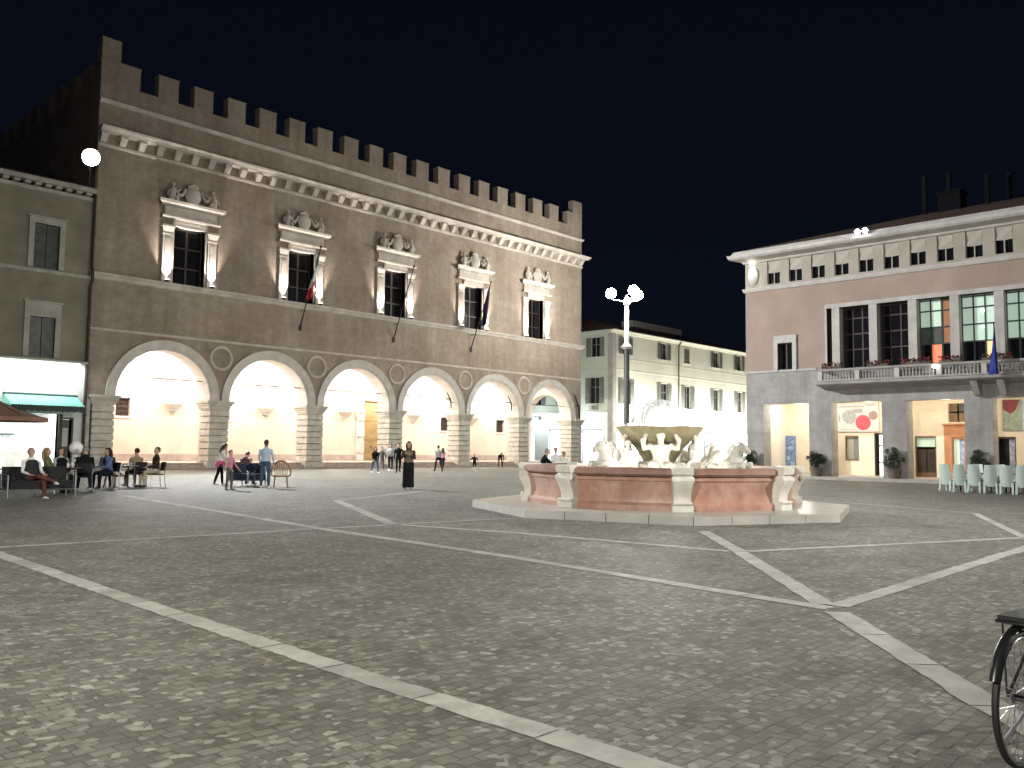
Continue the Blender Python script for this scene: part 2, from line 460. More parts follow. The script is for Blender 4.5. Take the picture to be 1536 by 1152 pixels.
def point_light(name, loc, power, r=0.1, col=(1,1,1), parent=None, shape=None):
    l = bpy.data.lights.new(name, 'POINT'); l.energy = power; l.shadow_soft_size = r; l.color = col
    o = bpy.data.objects.new(name, l); C.objects.link(o)
    o.location = Vector(loc) - Vector(parent.get('_org', (0,0,0))) if parent else loc
    if parent: o.parent = parent
    return o

def spot_light(name, loc, to, power, angle=60, blend=0.6, r=0.1, col=(1,1,1), parent=None):
    l = bpy.data.lights.new(name, 'SPOT'); l.energy = power; l.shadow_soft_size = r; l.color = col
    l.spot_size = R(angle); l.spot_blend = blend
    o = bpy.data.objects.new(name, l); C.objects.link(o)
    o.location = Vector(loc) - Vector(parent.get('_org', (0,0,0))) if parent else loc
    o.rotation_euler = (Vector(to) - Vector(loc)).to_track_quat('-Z', 'Y').to_euler()
    if parent: o.parent = parent
    return o

def area_light(name, loc, to, power, sx, sy, col=(1,1,1), parent=None, spread=180):
    l = bpy.data.lights.new(name, 'AREA'); l.energy = power; l.shape = 'RECTANGLE'; l.size = sx; l.size_y = sy; l.color = col
    l.spread = R(spread)
    o = bpy.data.objects.new(name, l); C.objects.link(o)
    o.location = Vector(loc) - Vector(parent.get('_org', (0,0,0))) if parent else loc
    o.rotation_euler = (Vector(to) - Vector(loc)).to_track_quat('-Z', 'Y').to_euler()
    if parent: o.parent = parent
    return o

def struct(o):
    o['kind'] = 'structure'; return o

# facade frames: s runs along the wall, o outwards, z up
DY = 48.66
TD = lambda s, o, z: (s, DY - o, z)          # palace front
RX = 46.0
TR = lambda s, o, z: (RX - o, s, z)          # town hall front
CY = 50.7; CX = 68.24
TC = lambda s, o, z: (s, CY - o, z)          # cream house, front on the square
TCS = lambda s, o, z: (CX - o, s, z)         # cream house, side on the lane

# ------------------------------------------------------------------ ground and its markings
g = MB()
g.face(((-420,-420,0),(520,-420,0),(520,520,0),(-420,520,0)))
struct(g.build('ground', 'setts'))

FC = Vector((18.17, 12.04))           # middle of the fountain
def strip(pts, wd=0.17, z=0.004):
    b = MB()
    for p, q in zip(pts, pts[1:]):
        p = Vector(p); q = Vector(q); d = q - p; L = d.length; d.normalize(); nrm = Vector((-d.y, d.x))
        k = max(1, round(L/0.85)); st = L/k
        for i in range(k):
            m_ = random.choice((0, 0, 1, 2)); off = random.uniform(-.008, .008); n = 7
            a0 = i*st + random.uniform(.004, .014); a1 = (i+1)*st - random.uniform(.004, .014)
            e = [[wd/2 + random.uniform(-.010, .010) for _ in range(n+1)] for _ in range(2)]
            for t in range(n):
                u0, u1 = a0 + (a1-a0)*t/n, a0 + (a1-a0)*(t+1)/n
                b.face([(*(p + d*u + nrm*(w_ + off)), z) for u, w_ in ((u0,-e[0][t]),(u1,-e[0][t+1]),(u1,e[1][t+1]),(u0,e[1][t]))], m_)
    struct(b.build('paving_strip', ['strip_stone', 'strip_stone_dark', 'strip_stone_pale']))
    return b
strip([(3.72,14.2),(3.62,11),(3.50,8),(3.43,4.83),(3.40,2.0),(3.38,-6)], 0.20)
strip([(10.30,24.6),(9.6,18.8),(8.88,13.01),(8.50,7.98),(7.96,3.40)], 0.21, 0.0044)
strip([(1.5,13.75),(4.09,13.45),(6.71,13.2),(8.74,13.02)], 0.20, 0.0048)
strip([(9.02,12.99),(10.2,12.80)], 0.15, 0.0048)
strip([(13.80,19.48),(10.38,12.82)], 0.24, 0.0048)
strip([(10.45,12.7),(10.98,10.31),(11.40,6.35)], 0.19, 0.0044)
strip([(13.86,8.25),(11.44,6.21),(8.12,3.52)], 0.22, 0.0052)
strip([(7.84,3.28),(5.60,1.46),(3.55,-.45)], 0.23, 0.0052)
strip([(11.58,6.17),(17.22,3.87)], 0.18, 0.0048)
strip([(8.14,3.40),(15.27,3.43),(19.5,3.45)], 0.20, 0.0046)
strip([(23.39,6.31),(17.36,3.90)], 0.17, 0.0044)
strip([(13.9,19.6),(19.6,22.2)], 0.16, 0.0048)
strip([(10.52,12.80),(13.3,12.4)], 0.12, 0.0050)
strip([(23.5,6.4),(26.0,12.6),(24.6,18.6)], 0.15, 0.0044)

# raised pavement along the town hall
k = MB()
k.box(44.95, 45.27, -16, 27.0, -0.2, 0.12)
struct(k.build('kerb', 'kerb_stone'))
k = MB(); k.box(45.274, 52, -16, 24.43, -0.2, 0.16, skip='b')
struct(k.build('pavement', 'kerb_stone'))
k = MB(); k.box(45.274, 64, 24.44, 27.0, -0.2, 0.116, skip='b')
struct(k.build('pavement', 'kerb_stone'))

# ------------------------------------------------------------------ the crenellated palace
PX = [18.87 + 6.84*i for i in range(7)]
X0, X1 = 17.93, 60.72
pal = world_thing('palace', 'long brick palace with battlements, six lit arches and five framed windows', 'palace', (39.3, DY, 0))
WINX = [23.41, 31.11, 39.02, 46.93, 54.41]
AR, SPR = 2.78, 4.15
THK = 1.2

# front wall above the piers
b = MB(TD)
ZT = 10.62
for i in range(6):
    c = (PX[i] + PX[i+1])/2
    n = 28
    A = [(c - AR*math.cos(math.pi*k/n), SPR + AR*math.sin(math.pi*k/n)) for k in range(n+1)]
    lo = X0 if i == 0 else PX[i]
    hi = X1 if i == 5 else PX[i+1]
    for o in (0, -THK):
        b.face(((lo,o,SPR),(A[0][0],o,SPR),(A[0][0],o,ZT),(lo,o,ZT)))
        b.face(((A[-1][0],o,SPR),(hi,o,SPR),(hi,o,ZT),(A[-1][0],o,ZT)))
        for p, q in zip(A, A[1:]):
            b.face(((p[0],o,p[1]),(q[0],o,q[1]),(q[0],o,ZT),(p[0],o,ZT)))
    for p, q in zip(A, A[1:]):
        b.face(((p[0],0,p[1]),(p[0],-THK,p[1]),(q[0],-THK,q[1]),(q[0],0,q[1])), 1)
holes = [(x-0.97, x+0.97, 10.9, 14.33) for x in WINX]
b.wall(X0, X1, ZT, 21.72, holes, 0, 0.55, 0, 1)
b.build('wall', ['palace_brick', 'arch_stone'], pal)
# side walls, back and inner floor, so that no light passes through the body
b = MB()
b.face(((X0,DY,0),(X0,DY+18,0),(X0,DY+18,21.72),(X0,DY,21.72)))
b.face(((X0,DY+18,0),(X1,DY+18,0),(X1,DY+18,21.72),(X0,DY+18,21.72)))
# right flank with the open end arch of the arcade
ea, er, es = DY+3.62, 2.35, 4.15
A = [(ea - er*math.cos(math.pi*k/20), es + er*math.sin(math.pi*k/20)) for k in range(21)]
for x in (X1, X1-0.9):
    b.face(((x,DY,0),(x,A[0][0],0),(x,A[0][0],21.72),(x,DY,21.72)))
    b.face(((x,A[-1][0],0),(x,DY+18,0),(x,DY+18,21.72),(x,A[-1][0],21.72)))
    for p, q in zip(A, A[1:]):
        b.face(((x,p[0],p[1]),(x,q[0],q[1]),(x,q[0],21.72),(x,p[0],21.72)))
for p, q in zip(A, A[1:]):
    b.face(((X1,p[0],p[1]),(X1-.9,p[0],p[1]),(X1-.9,q[0],q[1]),(X1,q[0],q[1])), 1)
for y in (A[0][0], A[-1][0]):
    b.face(((X1,y,0),(X1-.9,y,0),(X1-.9,y,es),(X1,y,es)), 1)
b.build('side_wall', ['palace_brick_side', 'vault_plaster'], pal)
b = MB()
b.face(((X0,DY+.62,20.6),(X1,DY+.62,20.6),(X1,DY+18,21.6),(X0,DY+18,21.6)))
b.build('roof', 'roof_tiles', pal)

# rusticated piers with bases and imposts
for i, x in enumerate(PX):
    b = MB(TD)
    hw = 0.585
    l = X0 if i == 0 else x-hw
    r = X1 if i == 6 else x+hw
    if i == 0: l = 18.33
    b.box(l-.12, r+.12, 0.10 if i else .12, -THK-.12, 0, 0.47)
    nb = 8; z = 0.47; h = (3.60-0.47)/nb
    for j in range(nb):
        b.taper(l-.02, r+.02, .05, -THK-.05, z+.0, l+.03, r-.03, 0.0, -THK, z+.035)
        b.box(l-.055+.02, r+.055-.02, .075, -THK-.075, z+.035, z+h-.05)
        b.box(l+.03, r-.03, 0, -THK, z+h-.05, z+h)
        z += h
    for z0, z1, e in ((3.60,3.70,.06),(3.70,3.86,.12),(3.86,4.0,.2),(4.0,SPR,.28)):
        b.box(l-e, r+e, e, -THK-e, z0, z1)
    b.build('pier', 'rustic_stone', pal)
b = MB(TD); b.box(X0, 18.21, 0, -THK, 0, SPR)
b.build('corner_wall', 'rustic_stone', pal)
b = MB(TD); b.box(59.92, X1, -0.02, -THK, 0, SPR)
b.build('corner_wall', 'rustic_stone', pal)
# archivolts
for i in range(6):
    c = (PX[i] + PX[i+1])/2
    b = MB(TD); n = 36
    prof = ((AR, -.2), (AR, .05), (AR+.12, .07), (AR+.13, .10), (AR+.44, .12), (AR+.57, .16), (AR+.57, -.05))
    rings = []
    for k in range(n+1):
        t = math.pi*k/n
        rings.append([b.vert((c - r*math.cos(t), o, SPR + .003 + r*math.sin(t))) for r, o in prof])
    b.loft(rings)
    b.build('arch', 'arch_stone', pal, True, sharp=25)
    b = MB(TD)
    b.tube([(c-2.52,-.5,5.30),(c+2.52,-.5,5.30)], .028, 6)
    b.build('tie_rod', 'iron', pal)
# roundels in the spandrels
for x in PX[1:6]:
    b = MB(TD); n = 36
    rings = []
    for k in range(n):
        t = 2*math.pi*k/n
        rings.append([b.vert((x + r*math.cos(t), o, 6.76 + r*math.sin(t))) for r, o in ((.58,.004),(.60,.08),(.66,.12),(.74,.10),(.79,.004))])
    b.loft(rings, 0, False, True)
    b.build('roundel', 'palace_stone', pal, True, sharp=35)
    d = MB(TD)
    d.face([(x + .59*math.cos(2*math.pi*k/n), .012 , 6.76 + .59*math.sin(2*math.pi*k/n)) for k in range(n)])
    d.build('roundel_field', 'palace_brick', pal)
# string courses, cornice with brackets, parapet moulding
b = MB(TD)
b.mould(((0,7.70),(.05,7.72),(.06,7.82),(0,7.86)), X0, X1, 0, 0, 1)
b.mould(((0,10.50),(.10,10.56),(.16,10.70),(.24,10.76),(.26,10.88),(0,10.90)), X0-.05, X1, 0, 0, 1)
b.build('string_course', 'palace_stone', pal)
b = MB(TD)
b.mould(((0,18.00),(.06,18.02),(.08,18.16),(0,18.20)), X0, X1, 0, 0, 1)
b.mould(((0,18.74),(.46,18.76),(.50,18.86),(.62,18.92),(.66,19.04),(0,19.12)), X0, X1, 0, 0, 1)
b.build('cornice', 'palace_stone', pal)
nb = 40; pt = (X1-X0-.5)/nb
for j in range(nb+1):
    s = X0 + .25 + j*pt
    b = MB(TD)
    b.taper(s-.17, s+.17, 0, .12, 18.22, s-.19, s+.19, 0, .42, 18.60)
    b.box(s-.21, s+.21, 0, .44, 18.60, 18.735)
    b.build('cornice_bracket', 'palace_stone', pal)
b = MB(TD)
b.mould(((0,20.46),(.08,20.50),(.16,20.60),(.18,20.68),(0,20.72)), X0, X1, 0, 0, 1)
b.build('parapet_moulding', 'palace_stone', pal)
# battlements
def merlon(x0, x1, z1, extra=None):
    b = MB(TD)
    b.box(x0, x1, 0.0, -.58, 21.72, z1-.07)
    b.box(x0-.03, x1+.03, .03, -.61, z1-.07, z1)
    if extra: b.box(extra[0], extra[1], 0.004, -.58, z1+.001, extra[2])
    b.build('merlon', 'palace_brick', pal)
for k in range(17):
    x = 21.79 + k*2.187
    merlon(x-.6, x+.6, 23.08)
merlon(X0, 20.12, 23.02, (X0+.001, 18.98, 24.25))
merlon(58.66, X1, 22.95, (59.45, X1-.001, 24.1))
for k in range(8):
    b = MB(); y = DY+1.6+k*2.19
    b.box(X0, X0+.58, y, y+1.2, 21.72, 23.05); b.build('merlon', 'palace_brick_side', pal)
    b = MB(); b.box(X1-.58, X1, y, y+1.2, 21.72, 23.05); b.build('merlon', 'palace_brick_side', pal)

# windows: stone surround > pane, carving, two up-lights
def palace_window(x):
    b = MB(TD)
    z0, zt = 10.9, 14.33
    for s in (-1, 1):
        b.box(x+s*.97, x+s*1.09, .10, -.55, z0, zt) if s > 0 else b.box(x-1.09, x-.97, .10, -.55, z0, zt)
        a, c = (x+1.12, x+1.66) if s > 0 else (x-1.66, x-1.12)
        b.box(a-.06, c+.06, .26, 0, z0, z0+.22)
        b.box(a-.03, c+.03, .22, 0, z0+.22, z0+.34)
        b.box(a, c, .16, 0, z0+.34, zt-.62)
        b.box(a+.12, c-.12, .185, .16, z0+.55, zt-.85)
        b.box(a-.04, c+.04, .20, 0, zt-.62, zt-.54)
        b.taper(a, c, .17, 0, zt-.54, a-.09, c+.09, .28, 0, zt-.16)
        b.box(a-.11, c+.11, .30, 0, zt-.16, zt-.04)
    b.box(x-1.07, x+1.07, .12, -.5, zt-.02, zt+.20)
    b.box(x-1.07, x+1.07, .17, -.2, zt+.20, zt+.34)
    b.mould(((0,zt+.36),(.30,zt+.36),(.34,zt+.46),(.34,zt+.52),(0,zt+.54)), x-1.72, x+1.72, 0, .25, .25)
    b.box(x-1.62, x+1.62, .20, 0, zt+.54, zt+1.08)
    b.mould(((0,zt+1.08),(.26,zt+1.10),(.34,zt+1.20),(.46,zt+1.26),(.50,zt+1.40),(0,zt+1.46)), x-1.66, x+1.66, 0, .8, .8)
    wdw = b.build('window', 'palace_stone', pal)
    d = MB(TD)
    d.face(((x-.975,-.40,z0),(x+.975,-.40,z0),(x+.975,-.40,zt),(x-.975,-.40,zt)))
    for s in (-.93, -.03, .03, .93):
        d.box(x+s-.035, x+s+.035, -.34, -.395, z0, zt, 1)
    for z in (z0, z0+1.0, z0+2.2, zt-.1):
        d.box(x-.965, x+.965, -.345, -.392, z, z+.08, 1)
    d.build('pane', ['dark_glass', 'dark_wood'], wdw)
    # carved group on the cornice: shield between two seated putti joined by garlands
    e = MB(TD); zb = zt+1.46
    e.tube([(x,.24,zb),(x,.30,zb+.35),(x,.28,zb+.75),(x,.22,zb+1.0)], [(.34,.14),(.50,.18),(.46,.16),(.20,.10)], 10, up=(1,0,0))
    e.tube([(x-.34,.24,zb+.98),(x,.30,zb+1.12),(x+.34,.24,zb+.98)], [.07,.13,.07], 8)
    for s in (-1, 1):
        px = x + s*1.30
        e.tube([(px,.26,zb-.02),(px,.30,zb+.25),(px-s*.03,.30,zb+.62),(px-s*.05,.28,zb+.80)], [.20,.21,.17,.08], 8)
        e.ball((px-s*.07,.28,zb+.94), .13, 8, 6)
        e.tube([(px,.28,zb+.66),(px-s*.30,.34,zb+.52),(px-s*.52,.30,zb+.72)], [.085,.07,.05], 6)
        e.tube([(px,.28,zb+.66),(px+s*.22,.32,zb+.48),(px+s*.30,.36,zb+.22)], [.08,.06,.05], 6)
        e.tube([(px,.30,zb+.16),(px-s*.26,.46,zb+.18),(px-s*.30,.50,zb-.02)], [.12,.10,.06], 6)
        g_ = []
        for k in range(9):
            t = k/8
            g_.append((x + s*(1.14 - .66*t), .30, zb + .70 - .42*math.sin(math.pi*t) + .10*t))
        e.tube(g_, [.05,.08,.10,.12,.13,.12,.10,.08,.05], 7)
    e.build('carving', 'palace_stone', wdw, True, sharp=60)
    for s in (-1, 1):
        u = MB(TD)
        a = x + s*1.39
        u.box(a-.10, a+.10, .28, .46, z0+.0, z0+.10, 1)
        u.box(a-.08, a+.08, .30, .44, z0+.10, z0+.12, 0)
        u.build('uplight', ['uplight_glow', 'iron'], wdw)
        spot_light('uplight_beam', (a, DY-.38, z0+.16), (a, DY-.10, z0+1.9), K_UP, 66, 1.0, .05, (1.0, .90, .82), wdw)
    return wdw
for x in WINX: palace_window(x)

# arcade: back wall, groin vaults on corbels, paving, doors and little windows
BO = -6.24
b = MB(TD)
holes = [(22.05, 22.95, 3.25, 4.40), (28.95, 29.83, 3.2, 4.32), (49.35, 50.45, 2.95, 4.10), (56.15, 57.2, 2.95, 4.08), (41.25, 43.1, .4, 5.12)]
b.wall(X0+.5, X1-.9, 0.4, 7.7, holes, BO, .35)
b.box(X0+.02, X0+.5, BO, -THK-.01, 0.0, 7.7)
b.build('arcade_wall', 'peach_plaster', pal)
b = MB(TD)
for a, c in ((X0+.5, 40.9), (43.45, X1-.92)):
    b.box(a, c, BO+.04, BO-.01, .4, .86)
b.build('arcade_plinth', 'arcade_paving', pal)
b = MB(TD); b.box(X0+.02, X1-.02, .35, BO-.5, -.1, .12); b.box(X0+.02, X1-.02, -.02, BO-.5, .121, .26); b.box(X0+.02, X1-.02, -.35, BO-.5, .261, .40)
b.build('arcade_floor', 'arcade_paving', pal)
b = MB(TD)
ov = (-THK + BO)/2; hv = (-THK - BO)/2 + .02; NV = 14
for i in range(6):
    c = (PX[i]+PX[i+1])/2; hs = 3.42
    gid = {}
    for p in range(NV+1):
        for q_ in range(NV+1):
            u = -1 + 2*p/NV; v = -1 + 2*q_/NV
            z = 4.15 + max(3.42*math.sqrt(max(0, 1-u*u)), 3.35*math.sqrt(max(0, 1-v*v)))
            gid[p,q_] = b.vert((c+hs*u, ov+hv*v, z))
    for p in range(NV):
        for q_ in range(NV):
            b.idx((gid[p,q_], gid[p+1,q_], gid[p+1,q_+1], gid[p,q_+1]))
b.build('vault', 'vault_plaster', pal, True, sharp=30)
for x in PX[:6]:
    b = MB(TD)
    for z0, z1, hw, dp in ((3.98,4.15,.62,.34),(3.84,3.98,.50,.28),(3.66,3.84,.34,.2),(3.46,3.66,.14,.1)):
        b.taper(x-hw*.75, x+hw*.75, BO, BO+dp*.8, z0, x-hw, x+hw, BO, BO+dp, z1)
    b.build('corbel', 'palace_stone', pal)
for a, c, z0, z1 in holes[:4]:
    b = MB(TD)
    b.box(a+.002, c-.002, BO-.2, BO-.24, z0+.002, z1-.002)
    for k in range(1, 4):
        s = a + (c-a)*k/4; b.box(s-.015, s+.015, BO-.1, BO-.13, z0, z1, 1)
    for k in range(1, 4):
        z = z0 + (z1-z0)*k/4; b.box(a, c, BO-.09, BO-.135, z-.015, z+.015, 1)
    b.build('barred_window', ['dark_wood', 'brown_frame'], pal)
    b = MB(TD)
    for q in ((a-.14, a, z0-.14, z1+.14), (c, c+.14, z0-.14, z1+.14), (a, c, z0-.14, z0), (a, c, z1, z1+.14)):
        b.box(q[0], q[1], BO+.05, BO-.02, q[2], q[3])
    b.build('window_surround', 'arch_stone', pal)
dr = MB(TD)
dr.box(41.26, 43.09, BO-.2, BO-.28, .41, 5.11)
for s in (41.3, 42.2):
    for z0, z1 in ((.6,1.9),(2.05,3.4),(3.55,4.95)):
        dr.box(s+.12, s+.78, BO-.17, BO-.2, z0, z1)
door = dr.build('door', 'tan_door', pal)
b = MB(TD); b.ball((42.12, BO-.12, 1.5), .06, 8, 6); b.build('handle', 'iron', door)
for a, c in ((40.55, 41.25), (43.1, 43.5)):
    b = MB(TD)
    if a < 41: b.box(40.55, 41.25, BO+.2, BO-.1, 4.14, 4.4)
    for k in range(6):
        z = .42 + k*.62
        b.box(a, c, BO+(.14 if k % 2 else .09), BO-.1, z, z+.615)
    b.build('door_surround', 'arch_stone', pal)
for i in range(6):
    c = (PX[i]+PX[i+1])/2
    b = MB(TD)
    b.tube([(c, ov-.3, 7.45), (c, ov-.3, 6.9)], .02, 6)
    b.ball((c, ov-.3, 6.78), .13, 10, 6, 1)
    lp = b.build('arcade_lamp', ['iron', 'bulb_glow'], pal)
    point_light('arcade_light', TD(c, ov-.75, 6.45), K_ARCADE, .18, (1.0, .95, .88), lp)

# iron brackets in the arch reveals and at the corner
for x, z, o in ((45.02, 5.15, -.55), (51.86, 5.25, -.55), (60.10, 5.35, 0)):
    b = MB(TD); k = 1.0 if o < 0 else 1.7
    b.tube([(x-.26*k,o+.10,z+.62*k),(x-.10*k,o+.20,z+.25*k),(x+.06*k,o+.22,z-.10*k),(x+.20*k,o+.12,z-.62*k)], [.03,.055,.055,.04], 7)
    b.tube([(x-.36,o+.16,z+.02),(x-.04,o+.2,z+.04),(x+.10,o+.2,z-.06)], .035, 6)
    b.tube([(x+.05*k,o+.2,z-.1),(x+.45,o+.12 if o < 0 else -.02,z-.16)], .03, 6)
    b.build('iron_bracket', 'iron', pal, True)

# flagpoles and flags
def pole(x, name_label):
    b = MB()
    b.tube([(x,DY+.01,9.2),(x,DY-2.13,14.28)], [.045,.03], 8)
    b.ball((x,DY-2.15,14.33), .08, 8, 6)
    b.tube([(x,DY+.02,10.4),(x,DY-.50,10.38)], .02, 6)
    b.box(x-.10, x+.10, DY-.06, DY+.01, 9.05, 9.40)
    o = b.build('flagpole', 'iron', None, True, (x, DY, 9.2))
    tag(o, name_label, 'flagpole', 'flagpoles slanting out under the palace windows')
pole(31.2, 'iron flagpole slanting out below the second palace window, carrying the green white and red flag')
pole(39.03, 'bare iron flagpole slanting out below the middle palace window')
pole(46.81, 'iron flagpole slanting out below the fourth palace window, carrying the dark flag')

def hung_flag(name, x, mats, label, seed, hoist=1.5, fly=2.9, base=None, tip=None, off=(.0,0.0)):
    rnd = random.Random(seed)
    base = Vector(base or (x, DY, 9.2)); tip = Vector(tip or (x, DY-2.13, 14.28))
    d = (base-tip).normalized()
    b = MB(); nu, nv = 12, 24
    ph = rnd.uniform(0, 6)
    ids = {}
    for j in range(nv+1):
        v = j/nv
        for i in range(nu+1):
            u = i/nu
            p = tip + d*(.10 + hoist*u*(1-.35*v)) + Vector((0,0,-1))*(fly*v*(1-.25*u)) 
            fold = math.sin(u*9 + ph + 1.5*v)*.16*(.35+.65*v)
            p += Vector((fold + off[0]*v, .22*v*math.cos(u*7+ph) + off[1]*v, 0))
            p.x += -.05
            ids[i,j] = b.vert(p)
    for j in range(nv):
        for i in range(nu):
            b.idx((ids[i,j], ids[i+1,j], ids[i+1,j+1], ids[i,j+1]), min(len(mats)-1, int(len(mats)*(j+.5)/nv)))
    o = b.build(name, mats, None, True, tuple(tip), sharp=None)
    s = o.modifiers.new('thickness', 'SOLIDIFY'); s.thickness = .012
    return tag(o, label, 'flag')
hung_flag('flag', 31.2, ['flag_green', 'flag_white', 'flag_red'], 'green white and red flag hanging from a slanted pole in front of a palace window', 3, 1.6, 3.1, off=(-.3,.3))
hung_flag('flag', 46.81, ['flag_dark'], 'very dark blue flag hanging limp beside the fourth palace window', 8, 1.7, 3.0, off=(-.1,.2))

# ------------------------------------------------------------------ shop building left of the palace
LX0, LX1 = 2.0, 17.90
shop = world_thing('shop_building', 'olive plastered shop building with shuttered windows above a bright white shopfront', 'building', (10, DY, 0))
b = MB(TD)
WL = [(14.98, 16.22), (10.2, 11.44), (5.4, 6.64)]
hol = []
for a, c in WL: hol += [(a, c, 10.66, 13.02), (a, c, 5.98, 8.08)]
b.wall(LX0, LX1, 5.90, 14.75, hol, 0, .3)
b.build('wall', 'olive_plaster', shop)
b = MB(TD)
b.face(((LX0,0,5.9),(LX0,-16,5.9),(LX0,-16,14.75),(LX0,0,14.75)))
b.face(((LX0,-16,0),(LX1,-16,0),(LX1,-16,14.75),(LX0,-16,14.75)))
b.build('rear_wall', 'olive_plaster', shop)
b = MB(TD)
b.face(((LX0-.4,.55,15.35),(LX1,.55,15.35),(LX1,-8,18.0),(LX0-.4,-8,18.0)))
b.face(((LX0-.4,-8,18.0),(LX1,-8,18.0),(LX1,-16.5,15.3),(LX0-.4,-16.5,15.3)))
b.build('roof', 'roof_tiles', shop)
b = MB(TD)
b.mould(((0,14.70),(.10,14.74),(.14,14.92),(0,14.96)), LX0-.1, LX1-.02)
b.mould(((0,15.12),(.40,15.14),(.46,15.26),(.55,15.34),(0,15.36)), LX0-.4, LX1-.02)
for k in range(31):
    s = LX0 + .2 + k*.51
    b.box(s-.14, s+.14, .36, 0, 14.965, 15.115)
b.build('cornice', 'window_stone', shop)
b = MB(TD); b.mould(((0,10.40),(.07,10.44),(.10,10.60),(0,10.64)), LX0, LX1-.02); b.build('string_course', 'window_stone', shop)
for j, (a, c) in enumerate(WL):
    for z0, z1, top in ((10.66,13.02,.28), (5.98,8.08,.74)):
        b = MB(TD)
        b.box(a-.27, a, .08, -.1, z0, z1); b.box(c, c+.27, .08, -.1, z0, z1)
        b.box(a-.27, c+.27, .085, -.1, z1, z1+top)
        b.box(a-.36, c+.36, .17, 0, z1+top, z1+top+.09)
        wdw = b.build('window', 'window_stone', shop)
        for s0, s1 in ((a+.01, (a+c)/2-.02), ((a+c)/2+.02, c-.01)):
            b = MB(TD)
            b.box(s0, s1, -.10, -.15, z0+.01, z1-.01)
            for k in range(18):
                z = z0 + .1 + (z1-z0-.2)*k/18
                if abs(k-9) < 1: continue
                b.taper(s0+.07, s1-.07, -.085, -.10, z, s0+.07, s1-.07, -.098, -.10, z+.075)
            b.build('shutter', 'shutter_dark' if top < .5 else 'shutter_grey', wdw)
# white shopfront, lit from a strip light under a ledge
b = MB(TD)
so = [(6.0, 13.0, .0, 3.0), (13.6, 16.62, .0, 3.02)]
b.wall(LX0, LX1-.05, 0, 5.72, so + [(16.82, 17.28, .0, 2.85)], .05, .45)
b.build('shop_wall', 'shop_wall', shop)
b = MB(TD); b.mould(((0,5.72),(.34,5.74),(.40,5.80),(.40,5.86),(0,5.90)), LX0, LX1-.05); b.build('ledge', 'window_stone', shop)
b = MB(TD); b.box(8, LX1-.4, .22, .30, 5.64, 5.715); st = b.build('strip_light', 'shop_glow', shop)
area_light('strip_beam', TD(13.3, .62, 5.62), TD(13.3, .0, 3.2), K_SHOP, 8.5, .12, (.93, 1, .98), st)
b = MB(TD)
b.box(LX0+.1, LX1-.1, -5.0, -5.1, 0, 3.4); b.box(LX0+.1, LX1-.1, -.42, -5.0, -.05, .02); b.box(LX0+.1, LX1-.1, -.42, -5.0, 3.3, 3.4)
b.box(13.1, 13.5, -.42, -5, .02, 3.3); b.box(17.5, 17.6, -.42, -5, .02, 3.3)
b.build('shop_interior', 'shop_wall', shop)
b = MB(TD); b.box(13.9, 16.4, -2.4, -2.6, 3.22, 3.29); li = b.build('ceiling_light', 'shop_glow', shop)
area_light('shop_light', TD(15.1, -2.0, 3.15), TD(15.1, -2.0, 0), 420, 2.6, 2.2, (.95, 1, 1), li)
b = MB(TD); b.box(8, 11, -2.4, -2.6, 3.22, 3.29); li = b.build('ceiling_light', 'shop_glow', shop)
area_light('shop_light', TD(9.5, -2.0, 3.15), TD(9.5, -2.0, 0), 300, 3, 2, (.9, .97, 1), li)
b = MB(TD)
b.box(16.62, 16.82, .09, -.30, 0, 3.0); b.box(17.28, 17.36, .09, -.30, 0, 2.85); b.box(16.82, 17.28, .06, -.25, 2.75, 2.85)
b.build('door_frame', 'dark_wood', shop)
b = MB(TD); b.box(13.45, 13.6, .09, -.3, 0, 3.0); b.build('shop_post', 'dark_wood', shop)
b = MB(TD); b.box(16.83, 17.27, -.22, -.27, .02, 2.74); b.box(16.9, 17.2, -.19, -.215, 1.3, 2.3, 1)
b.build('door', ['shutter_grey', 'shop_wall'], shop)
b = MB(TD)
b.box(13.9, 16.3, -2.2, -2.7, .02, 1.05); b.build('counter', 'window_stone', shop)
for s, z, hw, hh in ((14.2,2.45,.42,.06),(14.15,2.05,.36,.22),(15.6,1.95,.3,.05),(14.9,2.5,.2,.05)):
    b = MB(TD); b.box(s-hw, s+hw, -4.5, -4.95, z-hh, z+hh); b.build('shelf_box', 'valance_dark', shop)
b = MB(TD)
b.face(((13.95,.06,3.98),(17.45,.06,3.98),(17.45,1.35,3.40),(13.95,1.35,3.40)))
b.face(((13.95,.06,3.96),(13.95,1.35,3.38),(17.45,1.35,3.38),(17.45,.06,3.96)))
for s in (13.95, 17.45): b.face(((s,.06,3.98),(s,1.35,3.40),(s,1.35,3.1),(s,.06,3.3)))
for k in range(24):
    a = 13.95 + k*3.5/24
    b.box(a, a+3.5/24-.012, 1.34, 1.36, 3.08 + (.03 if k % 2 else 0), 3.39, 1)
b.tube([(13.9,.1,4.0),(17.5,.1,4.0)], .05, 6, 1)
b.build('awning', ['awning_green', 'valance_dark'], shop, weld=False)

dp = MB(TD)
dp.tube([(17.88,.16,17.0),(17.88,.16,11.2),(17.86,.40,10.75),(17.86,.40,10.35),(17.88,.14,10.0),(17.88,.14,.15),(17.88,.3,.05)], .085, 8)
for z in (3,5.9,8.2,13,15.0): dp.tube([(17.88,.16,z-.05),(17.88,.16,z+.05)], .115, 8)
tag(dp.build('drainpipe', 'copper_pipe', None, True, (17.88, DY-.1, 0)), 'dark brown drainpipe in the corner between palace and shop building', 'drainpipe')

